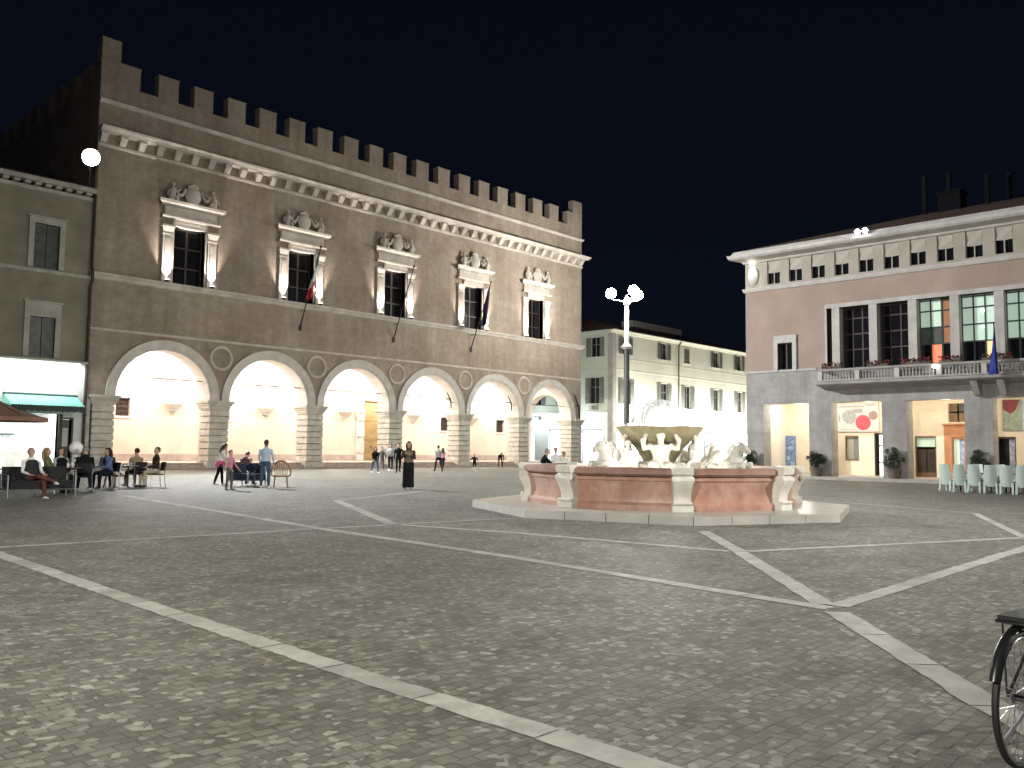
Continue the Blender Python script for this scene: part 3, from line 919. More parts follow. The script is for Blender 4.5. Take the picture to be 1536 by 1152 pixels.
# ------------------------------------------------------------------ flood lamp on the shop roof
fl = world_thing('flood_lamp', 'dazzling white flood lamp on the shop roof against the palace corner', 'flood lamp', (17.45, DY-.35, 15.4))
b = MB(); b.tube([(17.45,DY-.35,15.36),(17.45,DY-.35,16.7)], .05, 8); b.tube([(17.22,DY-.35,16.7),(17.22,DY-.35,17.1)],.025,6); b.tube([(17.68,DY-.35,16.7),(17.68,DY-.35,17.1)],.025,6); b.tube([(17.22,DY-.35,16.7),(17.68,DY-.35,16.7)],.025,6)
b.build('bracket', 'iron', fl)
fd = Vector((-.30, -.93, -.22)).normalized(); fc = Vector((17.45, DY-.45, 17.05))
fr = fd.cross(Vector((0,0,1))).normalized(); fu = fr.cross(fd)
b = MB(); b.tube([fc - fd*.28, fc - fd*.2, fc - fd*.02, fc], [.14,.38,.46,.48], 16); b.build('housing', 'iron', fl, True)
b = MB(); b.tube([fc + fd*.002, fc + fd*.05, fc + fd*.09], [.45,.42,.25], 18); b.build('lens', 'flood_glow', fl, True)
spot_light('flood_beam', fc + fd*.35, Vector((37, 20, 0)), K_FLOOD, 98, .55, .3, (.97, .98, 1.0), fl)

# ------------------------------------------------------------------ town hall on the right
hall = world_thing('town_hall', 'pink and grey town hall with loggia, balcony and arcaded ground floor', 'town hall', (RX, 8, 0))
HY0, HY1 = -14.0, 24.45
PIT = 3.965
bays = [(23.39 - k*PIT - (2.72 if k else 2.72), 23.39 - k*PIT) for k in range(9)]
bays = [(a, c) for a, c in bays if a > HY0+.5]
b = MB(TR)
b.wall(HY0, HY1, .12, 6.0, [(a, c, .12, 4.2) for a, c in bays], 0, .9, 0, 0, back=True)
b.build('base_wall', 'stone_blocks', hall)
b = MB(TR)
LOG0, LOG1 = 6.0, 9.36
LY1 = 19.55
wn_ = (21.56, 22.44, 6.05, 7.65)
up = []
k = 0
y = 23.06
while y > HY0+1:
    up.append((y-.78, y, 11.16, 12.5)); y -= 1.322
b.wall(HY0, HY1, 6.0, 10.80, [wn_, (HY0+3, LY1, LOG0, LOG1)], 0, .35)
b.build('wall', 'pink_plaster', hall)
b = MB(TR)
b.wall(HY0, HY1, 10.80, 12.62, up, 0, .30)
b.build('attic_wall', 'buff_plaster', hall)
b = MB()
b.face(((RX,HY1,.1),(RX+16,HY1,.1),(RX+16,HY1,6.0),(RX,HY1,6.0)))
b.build('side_base', 'grey_stone', hall)
b = MB()
b.face(((RX,HY1,6.0),(RX+16,HY1,6.0),(RX+16,HY1,12.62),(RX,HY1,12.62)))
b.face(((RX+16,HY0,.1),(RX+16,HY1,.1),(RX+16,HY1,12.6),(RX+16,HY0,12.6)))
b.face(((RX,HY0,.1),(RX+16,HY0,.1),(RX+16,HY0,12.6),(RX,HY0,12.6)))
b.build('side_wall', 'pink_plaster', hall)
b = MB(TR)
b.mould(((0,6.0),(.06,6.0),(.07,6.10),(0,6.14)), 20.2, HY1, 0, 0, 1)
b.mould(((0,10.78),(.08,10.80),(.13,10.94),(.14,11.02),(0,11.04)), HY0, HY1, 0, 0, 1)
b.build('ledge', 'white_stone', hall)
b = MB(TR)
b.mould(((0,12.50),(.10,12.52),(.16,12.62),(.42,12.68),(.66,12.74),(.76,12.84),(.80,12.98),(.62,13.02),(.55,13.14),(.50,13.22),(0,13.26)), HY0, HY1, 0, 0, 1)
b.build('cornice', 'white_stone', hall)
b = MB()
e = .45
pts = [(RX-e,HY0,13.24),(RX-e,HY1+e,13.24),(RX+16,HY1+e,13.24),(RX+16,HY0,13.24)]
b.face((pts[0],pts[1],(RX+8,HY1-8,15.9),(RX+8,HY0+8,15.9)))
b.face((pts[1],pts[2],(RX+8,HY1-8,15.9)))
b.face((pts[2],pts[3],(RX+8,HY0+8,15.9),(RX+8,HY1-8,15.9)))
b.face((pts[3],pts[0],(RX+8,HY0+8,15.9)))
b.face(pts[::-1])
b.build('roof', 'roof_tiles', hall)
for (x, y, z1) in ((RX+7.0,16.52,17.87),(RX+7.1,15.2,17.9),(RX+7.0,13.17,17.3),(RX+8.2,12.3,17.5)):
    b = MB()
    b.box(x-.11, x+.11, y-.11, y+.11, 14.4, z1-.12); b.box(x-.14, x+.14, y-.14, y+.14, z1-.12, z1)
    b.build('chimney', 'roof_dark', hall)
b = MB(); b.box(RX+6.9, RX+8.1, 14.55, 15.75, 14.6, 16.6); b.box(RX+6.8, RX+8.2, 14.45, 15.85, 16.603, 16.72); b.build('roof_turret', 'roof_dark', hall)
# attic windows: frame > blind, pane
for a, c, z0, z1 in up:
    b = MB(TR)
    b.box(a, a+.02, -.10, -.2, z0, z1); b.box(c-.02, c, -.10, -.2, z0, z1); b.box((a+c)/2-.025, (a+c)/2+.025, -.09, -.2, z0, z0+.75)
    b.box(a-.0, c+.0, -.10, -.22, z0, z0+.02)
    wdw = b.build('window', 'blind_cloth', hall)
    b = MB(TR); b.face(((a,-.17,z0),(c,-.17,z0),(c,-.17,z0+.75),(a,-.17,z0+.75))); b.build('pane', 'dark_glass', wdw)
    b = MB(TR)
    zz = z0 + .62 + random.uniform(-.05, .08); n = 8; ids = {}
    sag = random.uniform(0, .05)
    for i in range(n+1):
        for j in range(n+1):
            u, v = i/n, j/n
            ids[i,j] = b.vert((a+.03+(c-a-.06)*u, -.07 - .02*math.sin(5*u+7*v) + sag*math.sin(math.pi*u)*(1-v)*(.6), zz + (z1-zz)*v - .03*math.sin(math.pi*u)*(1-v)))
    for i in range(n):
        for j in range(n): b.idx((ids[i,j], ids[i+1,j], ids[i+1,j+1], ids[i,j+1]))
    b.build('blind', 'blind_cloth', wdw, True, sharp=None)
# lone first floor window
b = MB(TR); a, c, z0, z1 = wn_
b.box(a-.24, a, .10, -.2, z0-.04, z1); b.box(c, c+.24, .10, -.2, z0-.04, z1); b.box(a-.24, c+.24, .103, -.2, z1, z1+.44)
wdw = b.build('window', 'white_stone', hall)
b = MB(TR); b.face(((a,-.24,z0),(c,-.24,z0),(c,-.24,z1),(a,-.24,z1)))
b.box(a, a+.06, -.16, -.235, z0, z1, 1); b.box(c-.06, c, -.16, -.235, z0, z1, 1); b.box((a+c)/2-.03, (a+c)/2+.03, -.16, -.235, z0, z1, 1); b.box(a, c, -.165, -.23, z1-.06, z1, 1)
b.build('pane', ['dark_glass', 'brown_frame'], wdw)
b = MB(TR); n = 10; ids = {}
for i in range(n+1):
    for j in range(2): ids[i,j] = b.vert((a+.30+.22*i/n, -.30-.03*math.sin(i*2.1), z0+.02+(z1-z0)*j))
for i in range(n): b.idx((ids[i,0],ids[i+1,0],ids[i+1,1],ids[i,1]))
b.build('curtain', 'banner_white', wdw, True, sharp=None)
# loggia: white frame, pillars, glazed back
b = MB(TR)
b.box(HY0+2.9, LY1+.10, .09, -.3, LOG1, LOG1+.22); b.box(LY1, LY1+.10, .09, -.3, LOG0, LOG1)
b.build('loggia_frame', 'white_stone', hall)
cols = [19.06 - 2.0*k for k in range(16) if 19.06 - 2.0*k > HY0+3.4]
for y in cols:
    b = MB(TR); b.box(y-.21, y+.21, .06, -.42, LOG0, LOG1-.002); b.build('column', 'white_stone', hall)
for i, y in enumerate(cols[:-1]):
    s1, s0 = y-.21, cols[i+1]+.21
    fm = 'brown_frame' if i < 2 else 'green_frame'
    b = MB(TR)
    o = -.50
    b.box(s0-.2, s0, o+.03, o-.05, LOG0, LOG1); b.box(s1, s1+.2, o+.03, o-.05, LOG0, LOG1)
    for k in range(0, 4):
        s = s0 + (s1-s0)*k/3; b.box(s-.035, s+.035, o+.04, o-.03, LOG0, LOG1)
    for z in (LOG0+.06, 7.05, 7.9, 8.75, LOG1-.06):
        b.box(s0, s1, o+.05, o-.02, z-.035, z+.035)
    wdw = b.build('window', fm, hall)
    b = MB(TR)
    if i < 2:
        b.face(((s0,o,LOG0),(s1,o,LOG0),(s1,o,LOG1),(s0,o,LOG1)), 0)
    else:
        for k in range(3):
            a, c = s0 + (s1-s0)*k/3, s0 + (s1-s0)*(k+1)/3
            for z0, z1, mi in ((LOG0, 7.05, 0), (7.05, 7.9, 1 if i != 2 else 3), (7.9, 8.75, 1), (8.75, LOG1, 1)):
                if z0 == LOG0:
                    mi = 2 if (i == 2 and k == 1) else (4 if (i == 3 and k == 0) else 0)
                if i == 2 and k == 0 and z0 > 7: mi = 5
                b.face(((a,o,z0),(c,o,z0),(c,o,z1),(a,o,z1)), mi)
    b.build('pane', ['dark_glass', 'window_pale', 'window_glow_red', 'shutter_dark', 'window_glow', 'orange_wood'], wdw)
    if i in (3, 5):
        b = MB(TR); b.ball(((s0+s1)/2-.15, o-.0, 8.55), .07, 8, 6); b.ball(((s0+s1)/2-.15, o-.0, 7.75), .05, 8, 6)
        b.build('chandelier', 'bulb_glow', wdw)
b = MB(TR); b.box(HY0+2.9, LY1, -.54, -.9, LOG0-.1, LOG1+.2); b.build('loggia_back', 'brown_frame', hall)
# balcony with balustrade on brackets
BY1 = 19.62
b = MB(TR)
b.mould(((0,4.86),(.55,4.98),(1.12,5.04),(1.22,5.10),(1.24,5.22),(0,5.24)), HY0+2, BY1+.1)
b.build('balcony', 'grey_stone', hall)
for y in (10.9, 12.05, 2.97, 4.1, -4.95, -3.8):
    b = MB(TR); b.taper(y-.14, y+.14, 0, .35, 4.3, y-.16, y+.16, 0, 1.0, 4.99); b.build('bracket', 'grey_stone', hall)
b = MB(TR)
b.box(HY0+2, BY1, 1.20, 1.0, 5.242, 5.32)
b.mould(((.98,5.78),(1.22,5.78),(1.25,5.84),(1.22,5.90),(.98,5.90)), HY0+2, BY1+.02)
b.box(BY1-.2, BY1, 1.0, .01, 5.242, 5.32); b.box(BY1-.2, BY1, .98, .01, 5.78, 5.895)
b.build('balustrade', 'grey_stone', hall)
posts = [BY1-.12 - 2.0*k for k in range(16) if BY1-.12-2.0*k > HY0+2]
for y in posts:
    b = MB(TR); b.box(y-.12, y+.12, 1.21, .99, 5.321, 5.779); b.build('balustrade_post', 'white_stone', hall)
nbal = 0
def baluster(bb, y, o):
    bb.box(y-.05, y+.05, o+.05, o-.05, 5.321, 5.37)
    bb.lathe([(.03,5.37),(.055,5.46),(.05,5.52),(.028,5.62),(.035,5.72),(.045,5.779)], 6, (y, o, 0))
rest = MB(TR)
for i, y in enumerate(posts[:-1]):
    for k in range(1, 11):
        yy = y - .12 - k*(1.76/11)
        if yy > 9.0 and nbal < 98:
            bb = MB(TR); baluster(bb, yy, 1.10); bb.build('baluster', 'grey_stone', hall, True); nbal += 1
        else:
            baluster(rest, yy, 1.10)
tag(rest.build('baluster_row', 'grey_stone', hall, True), kind='stuff')
# oval emblem with its little lamp at the corner
b = MB(TR)
n = 20
for r0, r1, o0, o1 in ((.34,.30,.06,.10),(.30,.001,.10,.13)):
    rg = [[b.vert((23.93 + r*math.cos(2*math.pi*k/n), o, 11.78 + r*1.62*math.sin(2*math.pi*k/n))) for k in range(n)] for r, o in ((r0, o0), (r1, o1))]
    b.loft(rg, 0, False)
n_ = [b.vert((23.93 + .34*math.cos(2*math.pi*k/n), 0, 11.78 + .34*1.62*math.sin(2*math.pi*k/n))) for k in range(n)]
n2 = [b.vert((23.93 + .34*math.cos(2*math.pi*k/n), .06, 11.78 + .34*1.62*math.sin(2*math.pi*k/n))) for k in range(n)]
b.loft([n_, n2], 0, False)
em = b.build('emblem', 'white_stone', hall, True)
b = MB(TR); b.box(23.85, 24.01, .30, .15, 12.36, 12.44); b.build('emblem_lamp', 'uplight_glow', em)
spot_light('emblem_beam', TR(23.93, .42, 12.38), TR(23.93, .05, 11.7), 60, 70, .8, .04, (1, .98, .95), em)

# portico: back wall, ceiling, openings, ceiling lamps
XB = 50.0
TB = lambda s, o, z: (XB - o, s, z)
b = MB(TB)
ph = [(19.50, 20.30, 1.02, 2.46), (18.02, 18.62, .17, 2.60), (15.30, 16.40, .17, 2.42), (13.70, 14.70, 3.10, 4.28), (13.85, 14.50, .17, 2.36), (11.45, 12.30, .17, 2.38)]
b.wall(HY0, 24.0, .16, 4.5, ph, 0, .25)
b.face(((24.0,0,.16),(24.0,4,.16),(24.0,4,4.5),(24.0,0,4.5)))
b.build('portico_wall', 'warm_plaster', hall)
b = MB(); b.box(RX+.02, XB+.0, HY0+.1, 23.99, 4.42, 4.5); b.build('portico_ceiling', 'vault_plaster', hall)
b = MB(); b.box(RX+.01, XB+.25, 23.995, 24.4, .13, 4.5); b.build('portico_end', 'vault_plaster', hall)
def opening(name, q, mats, cells, inset=.16):
    a, c, z0, z1 = q
    b = MB(TB)
    for s in (a, c): b.box(s-.05, s+.05, -.02, -.2, z0, z1)
    b.box(a+.05, c-.05, -.02, -.2, z1-.1, z1)
    if z0 > .3: b.box(a+.05, c-.05, .03, -.2, z0, z0+.07)
    w_ = b.build(name, mats[0], hall)
    b = MB(TB)
    for (u0, u1, v0, v1, mi) in cells:
        b.face(((a+(c-a)*u0,-inset,z0+(z1-z0)*v0),(a+(c-a)*u1,-inset,z0+(z1-z0)*v0),(a+(c-a)*u1,-inset,z0+(z1-z0)*v1),(a+(c-a)*u0,-inset,z0+(z1-z0)*v1)), mi)
    b.build('pane', mats[1:], w_)
    return w_
opening('window', ph[0], ['brown_wood', 'blind_cloth', 'shutter_grey'], [(0,.45,0,1,1),(.45,1,0,1,0)])
opening('door', ph[1], ['brown_frame', 'dark_glass', 'door_glow'], [(0,.62,0,.3,1),(0,.62,.33,.68,1),(0,.62,.72,1,1),(.62,1,0,1,0)])
opening('door', ph[2], ['brown_wood', 'brown_frame', 'window_pale', 'brown_wood'], [(0,1,.0,.12,2),(0,.48,.12,.68,0),(.52,1,.12,.68,0),(0,1,.74,1,1)])
opening('window', ph[3], ['warm_plaster', 'brown_wood', 'window_glow', 'brown_frame'], [(0,.46,0,.48,0),(.54,1,0,.48,0),(0,.46,.54,1,2),(.54,1,.54,1,0)])
opening('door', ph[4], ['orange_wood', 'window_pale', 'poster_pale'], [(0,.5,0,1,1),(.5,1,0,1,0)])
opening('door', ph[5], ['brown_frame', 'dark_glass', 'poster_pale'], [(0,.4,0,1,1),(.4,1,0,1,0)])
b = MB(TB)
b.box(14.5, 14.88, .05, 0, .17, 3.0); b.box(13.0, 13.85, .05, 0, .17, 3.0); b.box(13.85, 14.5, .05, 0, 2.36, 3.0); b.box(12.98, 14.95, .14, .0, 3.0, 3.09)
b.build('shop_panel', 'orange_wood', hall)
for i, (a, c) in enumerate(bays):
    y = (a+c)/2
    b = MB(TR); b.lathe([(.05,4.415),(.20,4.40),(.22,4.34),(.12,4.28),(.01,4.27)], 12, (y, -1.9, 0))
    lp = b.build('ceiling_lamp', 'bulb_glow', hall, True)
    pw = K_PORCH*(1.5 if i == 0 else 1.0 if i < 2 else .62 if i == 2 else .5)
    point_light('porch_light', TR(y, -1.9, 3.98), pw, .12, (1.0, .90, .72) if i else (1.0,.95,.82), lp)

# things hung in the portico
def flat(name, T, s0, s1, o, z0, z1, mats, cells, label, cat, circles=(), group=None):
    b = MB(T); b.box(s0, s1, o, o-.02, z0, z1, 0)
    for a, c, d, e, mi in cells:
        b.face(((s0+(s1-s0)*a, o+.004, z0+(z1-z0)*d),(s0+(s1-s0)*c, o+.004, z0+(z1-z0)*d),(s0+(s1-s0)*c, o+.004, z0+(z1-z0)*e),(s0+(s1-s0)*a, o+.004, z0+(z1-z0)*e)), mi)
    for (u, v, r, mi) in circles:
        n = 28; cx, cz = s0+(s1-s0)*u, z0+(z1-z0)*v
        b.face([(cx + r*math.cos(2*math.pi*k/n), o+.008, cz + r*math.sin(2*math.pi*k/n)) for k in range(n)], mi)
    o_ = b.build(name, mats, None, False, T((s0+s1)/2, o, z0))
    return tag(o_, label, cat, group)
flat('banner', TB, 18.30, 20.70, .10, 2.68, 4.33, ['banner_white', 'banner_grey', 'banner_red', 'banner_brown'],
     [(.35,.98,.86,.90,1),(.05,.30,.90,.95,1),(.38,.62,.66,.80,1),(.55,.92,.06,.08,1),(.90,.98,.48,.52,1),(.84,.88,.50,.66,1),(.93,.96,.36,.62,1)],
     'wide white banner with one red and two grey discs hanging above the portico window', 'banner',
     [(.70,.52,.40,1),(.37,.32,.44,2),(.13,.56,.26,3)])
flat('poster', TB, 23.30, 23.95, .05, .35, 2.45, ['poster_blue', 'poster_pale'], [(.1,.5,.1,.25,1),(.3,.8,.6,.7,1),(.55,.9,.3,.42,1),(.15,.45,.78,.84,1)],
     'tall blue poster on the end wall of the town hall portico', 'poster')
pic = flat('poster', TB, 10.6, 12.0, .09, 2.70, 4.30, ['banner_green', 'banner_maroon', 'poster_pale'], [(.0,.35,.0,1,2)],
     'large framed picture with maroon upper corner, high inside the portico by the right edge', 'poster')
pic['_org'] = tuple(TB(11.3, .09, 2.70))
b = MB(TB); b.face(((11.2,.102,4.28),(11.98,.102,4.28),(11.98,.102,3.8),(11.62,.102,3.55),(11.4,.102,3.75))); b.build('picture_corner', 'banner_maroon', pic)
# flower boxes behind the balustrade
def flowers(y0, y1, label, seed):
    rnd = random.Random(seed)
    t = world_thing('flower_box', label, 'flower box', (RX-1.1, (y0+y1)/2, 5.9), 'flower boxes along the balcony rail')
    b = MB(TR); b.taper(y0+.03, y1-.03, 1.0, 1.2, 5.905, y0, y1, .97, 1.23, 6.03); b.build('box', 'terracotta', t)
    b = MB(TR)
    for k in range(int(150*(y1-y0))):
        p = Vector((rnd.uniform(y0, y1), 1.1 + rnd.uniform(-.2, .22), 6.03 + rnd.uniform(-.06, .20)))
        r = rnd.uniform(.02, .045); a = Vector((rnd.uniform(-1,1), rnd.uniform(-1,1), rnd.uniform(-1,1))).normalized(); c = a.orthogonal().normalized(); d = a.cross(c)
        b.face((p-c*r-d*r, p+c*r-d*r, p+c*r+d*r, p-c*r+d*r), 1 if rnd.random() < .55 else 0)
    b.build('flowers', ['leaf_dark', 'flower_red'], t, weld=False)
flowers(18.3, 19.4, 'red flower box at the far left end of the balcony', 1)
flowers(15.9, 17.0, 'red flower box on the balcony rail in front of the first dark loggia window', 2)
flowers(13.9, 15.3, 'long red flower box on the balcony rail before the second dark loggia window', 3)
flowers(12.5, 13.5, 'red flower box on the balcony rail before the window with the red glow', 4)
flowers(10.3, 11.6, 'green and red flower box on the balcony rail nearest the blue flag', 5)
# flag on the balcony
fp = MB(); fp.tube([(RX-1.28,10.9,5.4),(RX-1.72,10.9,7.55)], .025, 8); fp.ball((RX-1.725,10.9,7.58), .05, 8, 6)
tag(fp.build('flagpole', 'iron', None, True, (RX-1.28,10.9,5.4)), 'short flagpole on the town hall balcony with the blue flag', 'flagpole')
hung_flag('flag', 0, ['flag_blue'], 'bright blue flag hanging over the town hall balcony', 5, .9, 2.3, (RX-1.28,10.9,5.4), (RX-1.72,10.9,7.60), off=(.0,.1))
bl = MB(TR); bl.ball((13.62,1.32,5.74), (.17,.06,.09), 12, 8)
tag(bl.build('balcony_lamp', 'bulb_glow', None, True, TR(13.62,1.3,5.7)), 'small glowing oval lamp on the front of the balcony balustrade', 'lamp')

# twin flood lamps on the cornice
def cornice_lamp(y, label, tgt, power, col, cone):
    t = world_thing('cornice_lamp', label, 'flood lamp', (RX-.8, y, 13.0), 'pair of lamps on the town hall cornice')
    c = Vector((RX-.88, y, 13.16))
    b = MB(); b.tube([(RX-.5,y,13.15),(RX-.72,y,13.16)], .03, 6); b.tube([(RX-.70,y,13.16),(RX-.84,y,13.16)], [.07,.15], 12); b.build('housing', 'iron', t, True)
    b = MB(); b.ball((RX-.89,y,13.16), (.07,.14,.14), 12, 8); b.build('lens', 'flood_glow', t, True)
    spot_light('cornice_beam', (RX-1.1,y,13.16), tgt, power, cone, 1.0, .25, col, t)
cornice_lamp(17.46, 'left lamp of the dazzling pair on the town hall cornice', (33,DY,7), K_ROOF_FACADE, (1,.95,.87), 66)
cornice_lamp(17.06, 'right lamp of the dazzling pair on the town hall cornice', (14,19,0), K_ROOF, (1,.96,.88), 80)

# ------------------------------------------------------------------ cream house across the lane
cr = world_thing('cream_house', 'cream three storey house with open grey shutters and glaring white ground floor', 'house', (80, CY, 0))
CR1 = 100.0
up2 = [(69.85,70.95,11.1,12.85), (76.75,77.95,11.12,12.85), (81.35,82.45,11.1,12.75), (87.6,88.9,11.1,12.85), (92.95,94.2,11.15,12.9), (97.6,98.7,11.15,12.9)]
up1 = [(69.95,71.15,6.08,8.55), (76.75,78.05,6.08,8.53), (81.4,82.7,6.08,8.53), (87.55,88.85,6.1,8.52), (93.05,94.3,6.1,8.53), (97.6,98.7,6.1,8.53)]
gf = [(70.3,73.2,.0,3.6), (75.2,78.6,.0,3.6), (80.2,82.6,.0,3.6), (84.6,87.5,.0,3.7), (90.9,92.6,.0,3.6), (94.6,97.8,.0,3.6)]
b = MB(TC)
b.wall(CX, CR1, 5.2, 13.4, up1+up2, 0, .25)
b.build('wall', 'cream_plaster', cr)
b = MB(TC); b.wall(CX, CR1, 0, 5.2, gf, 0, .4); b.build('shopfront_wall', 'shop_wall', cr)
sup = [(52.25,53.4,10.8,12.75), (56.2,57.3,10.8,12.75), (60,61.2,10.8,12.75), (52.3,53.5,6.1,8.7), (56.2,57.4,6.1,8.7), (60,61.2,6.1,8.7)]
b = MB(TCS); b.wall(CY, 74, 5.2, 13.4, sup, 0, .25); b.build('side_wall', 'pale_green_plaster', cr)
sg = [(52.0,54.6,.0,3.5), (56.2,59,.0,3.5), (61,64,.0,3.5)]
b = MB(TCS); b.wall(CY, 74, 0, 5.2, sg, 0, .4); b.build('side_shopfront', 'shop_wall', cr)
b = MB(TC); b.box(CX-.06, CX+.55, .06, 0, .1, 13.35); b.box(CX-.06, CX, 0, -.55, .1, 13.35); b.build('corner_stones', 'corner_stone', cr)
b = MB()
e = .5
b.face(((CX-e,CY-e,13.42),(CR1+.1,CY-e,13.42),(CR1+.1,CY+9,16.2),(CX+8,CY+9,16.2)))
b.face(((CX-e,CY-e,13.42),(CX+8,CY+9,16.2),(CX+8,75,16.2),(CX-e,75,13.42)))
b.face(((CX-e,CY-e,13.40),(CR1+.1,CY-e,13.40),(CR1+.1,CY+.2,13.40),(CX-e,CY+.2,13.40)))
b.face(((CX-e,CY+.2,13.40),(CX+.2,CY+.2,13.40),(CX+.2,75,13.40),(CX-e,75,13.40)))
b.build('roof', 'roof_tiles', cr)
b = MB(TC); b.mould(((0,13.05),(.1,13.1),(.16,13.25),(.42,13.3),(.46,13.385),(0,13.39)), CX-.4, CR1); b.build('eaves', 'cream_plaster', cr)
b = MB(TCS); b.mould(((0,13.05),(.1,13.1),(.16,13.25),(.42,13.3),(.46,13.38),(0,13.385)), CY+.01, 74); b.build('eaves', 'pale_green_plaster', cr)
b = MB(TC); b.box(78, 88, -4.5, -6, 15.2, 15.9); b.build('roof_terrace', 'corner_stone', cr)
b = MB(TC)
b.mould(((0,9.40),(.018,9.42),(.02,9.56),(0,9.58)), CX+.56, CR1); b.mould(((0,5.20),(.04,5.22),(.05,5.38),(0,5.42)), CX+.56, CR1); b.mould(((0,10.55),(.015,10.56),(.015,10.66),(0,10.68)), CX+.56, CR1)
b.build('string_course', 'cream_plaster', cr)
b = MB(TCS)
b.mould(((0,9.40),(.018,9.42),(.02,9.56),(0,9.58)), CY+.56, 74); b.mould(((0,5.20),(.12,5.22),(.14,5.38),(0,5.42)), CY+.56, 74)
b.build('string_course', 'pale_green_plaster', cr)
def shut_window(T, q, leaf, surround, shut='shutter_grey', half=False):
    a, c, z0, z1 = q
    b = MB(T)
    b.box(a-.14, c+.14, .03, -.1, z1, z1+.14); b.box(a-.14, c+.14, .07, -.1, z0-.1, z0); b.box(a-.14, a, .025, -.1, z0, z1); b.box(c, c+.14, .025, -.1, z0, z1)
    w_ = b.build('window', surround, cr)
    b = MB(T); b.face(((a,-.18,z0),(c,-.18,z0),(c,-.18,z1),(a,-.18,z1)))
    b.box((a+c)/2-.04, (a+c)/2+.04, -.12, -.175, z0, z1, 1); b.box(a, c, -.125, -.17, z0+(z1-z0)*.62, z0+(z1-z0)*.62+.06, 1)
    b.build('pane', ['dark_glass', 'shutter_grey'], w_)
    for s0, s1 in ((a-leaf, a-.02), (c+.02, c+leaf)) if not half else ((a+.02,(a+c)/2-.01), ((a+c)/2+.01, c-.02)):
        b = MB(T); o = .04 if not half else -.08
        b.box(s0, s1, o+.05, o, z0, z1)
        for k in range(14):
            z = z0+.12+(z1-z0-.24)*k/14
            b.taper(s0+.06, s1-.06, o+.075, o+.05, z, s0+.06, s1-.06, o+.052, o+.05, z+(z1-z0)*.05)
        b.build('shutter', shut, w_)
for q in up2: shut_window(TC, q, .62 if q[0] != 81.35 else .1, 'cream_plaster', half=(q[0] == 81.35))
for q in up1: shut_window(TC, q, .68, 'cream_plaster')
for q in sup: shut_window(TCS, q, .55, 'pale_green_plaster')
b = MB(TCS); b.box(52.45, 53.35, .38, 0, 5.45, 5.92); b.box(52.5, 53.0, .39, .37, 5.5, 5.87, 1); b.build('air_conditioner', ['window_stone', 'shutter_dark'], cr)
b = MB(TC); b.tube([(80.3,.35,13.3),(80.1,.12,12.9),(80.1,.1,5.0),(80.1,.1,.1)], .07, 8); b.build('gutter_pipe', 'copper_pipe', cr, True)
for T, L, nm in ((TC, gf, 'f'), (TCS, sg, 's')):
    for i, (a, c, z0, z1) in enumerate(L):
        b = MB(T)
        b.box(a, a+.08, -.2, -.3, z0, z1); b.box(c-.08, c, -.2, -.3, z0, z1); b.box(a, c, -.2, -.3, z1-.1, z1); b.box((a+c)/2-.04, (a+c)/2+.04, -.2, -.3, z0, z1-.1)
        f_w = b.build('shop_window', 'steel', cr)
        b = MB(T); b.face(((a,-.31,z0),(c,-.31,z0),(c,-.31,z1),(a,-.31,z1)))
        b.build('pane', 'poster_pale' if (nm == 'f' and i == 3) else 'shop_glow', f_w)
def fill_lantern(T, x, power, col):  # lanterns added to throw light on the upper floors
    b = MB(T); b.tube([(x,0,4.85),(x,.5,4.95),(x,.9,4.9)], .03, 6); b.lathe([(.05,4.86),(.16,4.80),(.17,4.72)], 10, (x,.9,0)); b.ball((x,.9,4.68), (.12,.12,.12), 10, 6, 1)
    l_ = b.build('fill_lantern', ['iron', 'bulb_glow'], cr, True)
    point_light('lantern_fill', T(x, 2.3, 4.7), power, .15, col, l_)
for x in (71.8, 79.2, 86.0, 92.6, 97.5): fill_lantern(TC, x, K_STREET, (1, .98, .90))
for x in (55.2, 60.2): fill_lantern(TCS, x, K_STREET*.16, (.86, .97, 1))
# little sign board by the corner
b = MB(TC); b.box(71.4, 71.9, .35, .3, 4.2, 4.6); b.tube([(71.65,.0,4.4),(71.65,.3,4.4)], .02, 6)
tag(b.build('wall_sign', 'dark_wood', None, False, TC(71.65, .3, 4.2)), 'tiny dark square sign on the cream house near its corner', 'sign')

# ------------------------------------------------------------------ street lamps
def street_lamp(loc, glow, label, rot=0.0, power=0):
    t = thing('street_lamp', label, 'street lamp', loc, rot, 'three globe lamp posts of the square')
    b = MB(); b.lathe([(.42,0),(.42,.12),(.34,.16),(.30,.55),(.26,.62),(.235,1.0),(.215,9.15)], 16); b.build('base', 'lamp_post', t, True)
    b = MB(); b.lathe([(.215,9.15),(.25,9.18),(.45,9.28),(.46,9.36),(.30,9.46),(.19,9.62)], 16); b.build('collar', 'post_lit', t, True)
    b = MB(); b.lathe([(.185,9.6),(.165,12.55),(.24,12.6),(.27,12.75),(.2,12.85),(.12,13.2),(.03,13.35)], 16); b.build('pole', 'post_lit', t, True)
    for a in LAMP_ANG:
        dx, dy = math.cos(a), math.sin(a)
        b = MB(); b.tube([(dx*.1,dy*.1,12.75),(dx*.5,dy*.5,12.92),(dx*.95,dy*.95,12.98),(dx*1.2,dy*1.2,13.05)], [.06,.05,.045,.05], 8)
        b.lathe([(.02,13.05),(.17,13.08),(.20,13.16),(.14,13.22)], 12, (dx*1.2, dy*1.2, 0))
        ar = b.build('arm', 'post_lit', t, True)
        b = MB(); b.ball((dx*1.2, dy*1.2, 13.48), .40, 18, 12); b.build('globe', glow, ar, True)
    return t
_ra = math.atan2(-0.728, 0.685)
LAMP_ANG = [_ra + R(a) for a in (170, 38, -72)]
street_lamp((53.4, 38.35, 0), 'lamp_glow', 'tall pale lamp post with three dazzling globes behind the fountain')
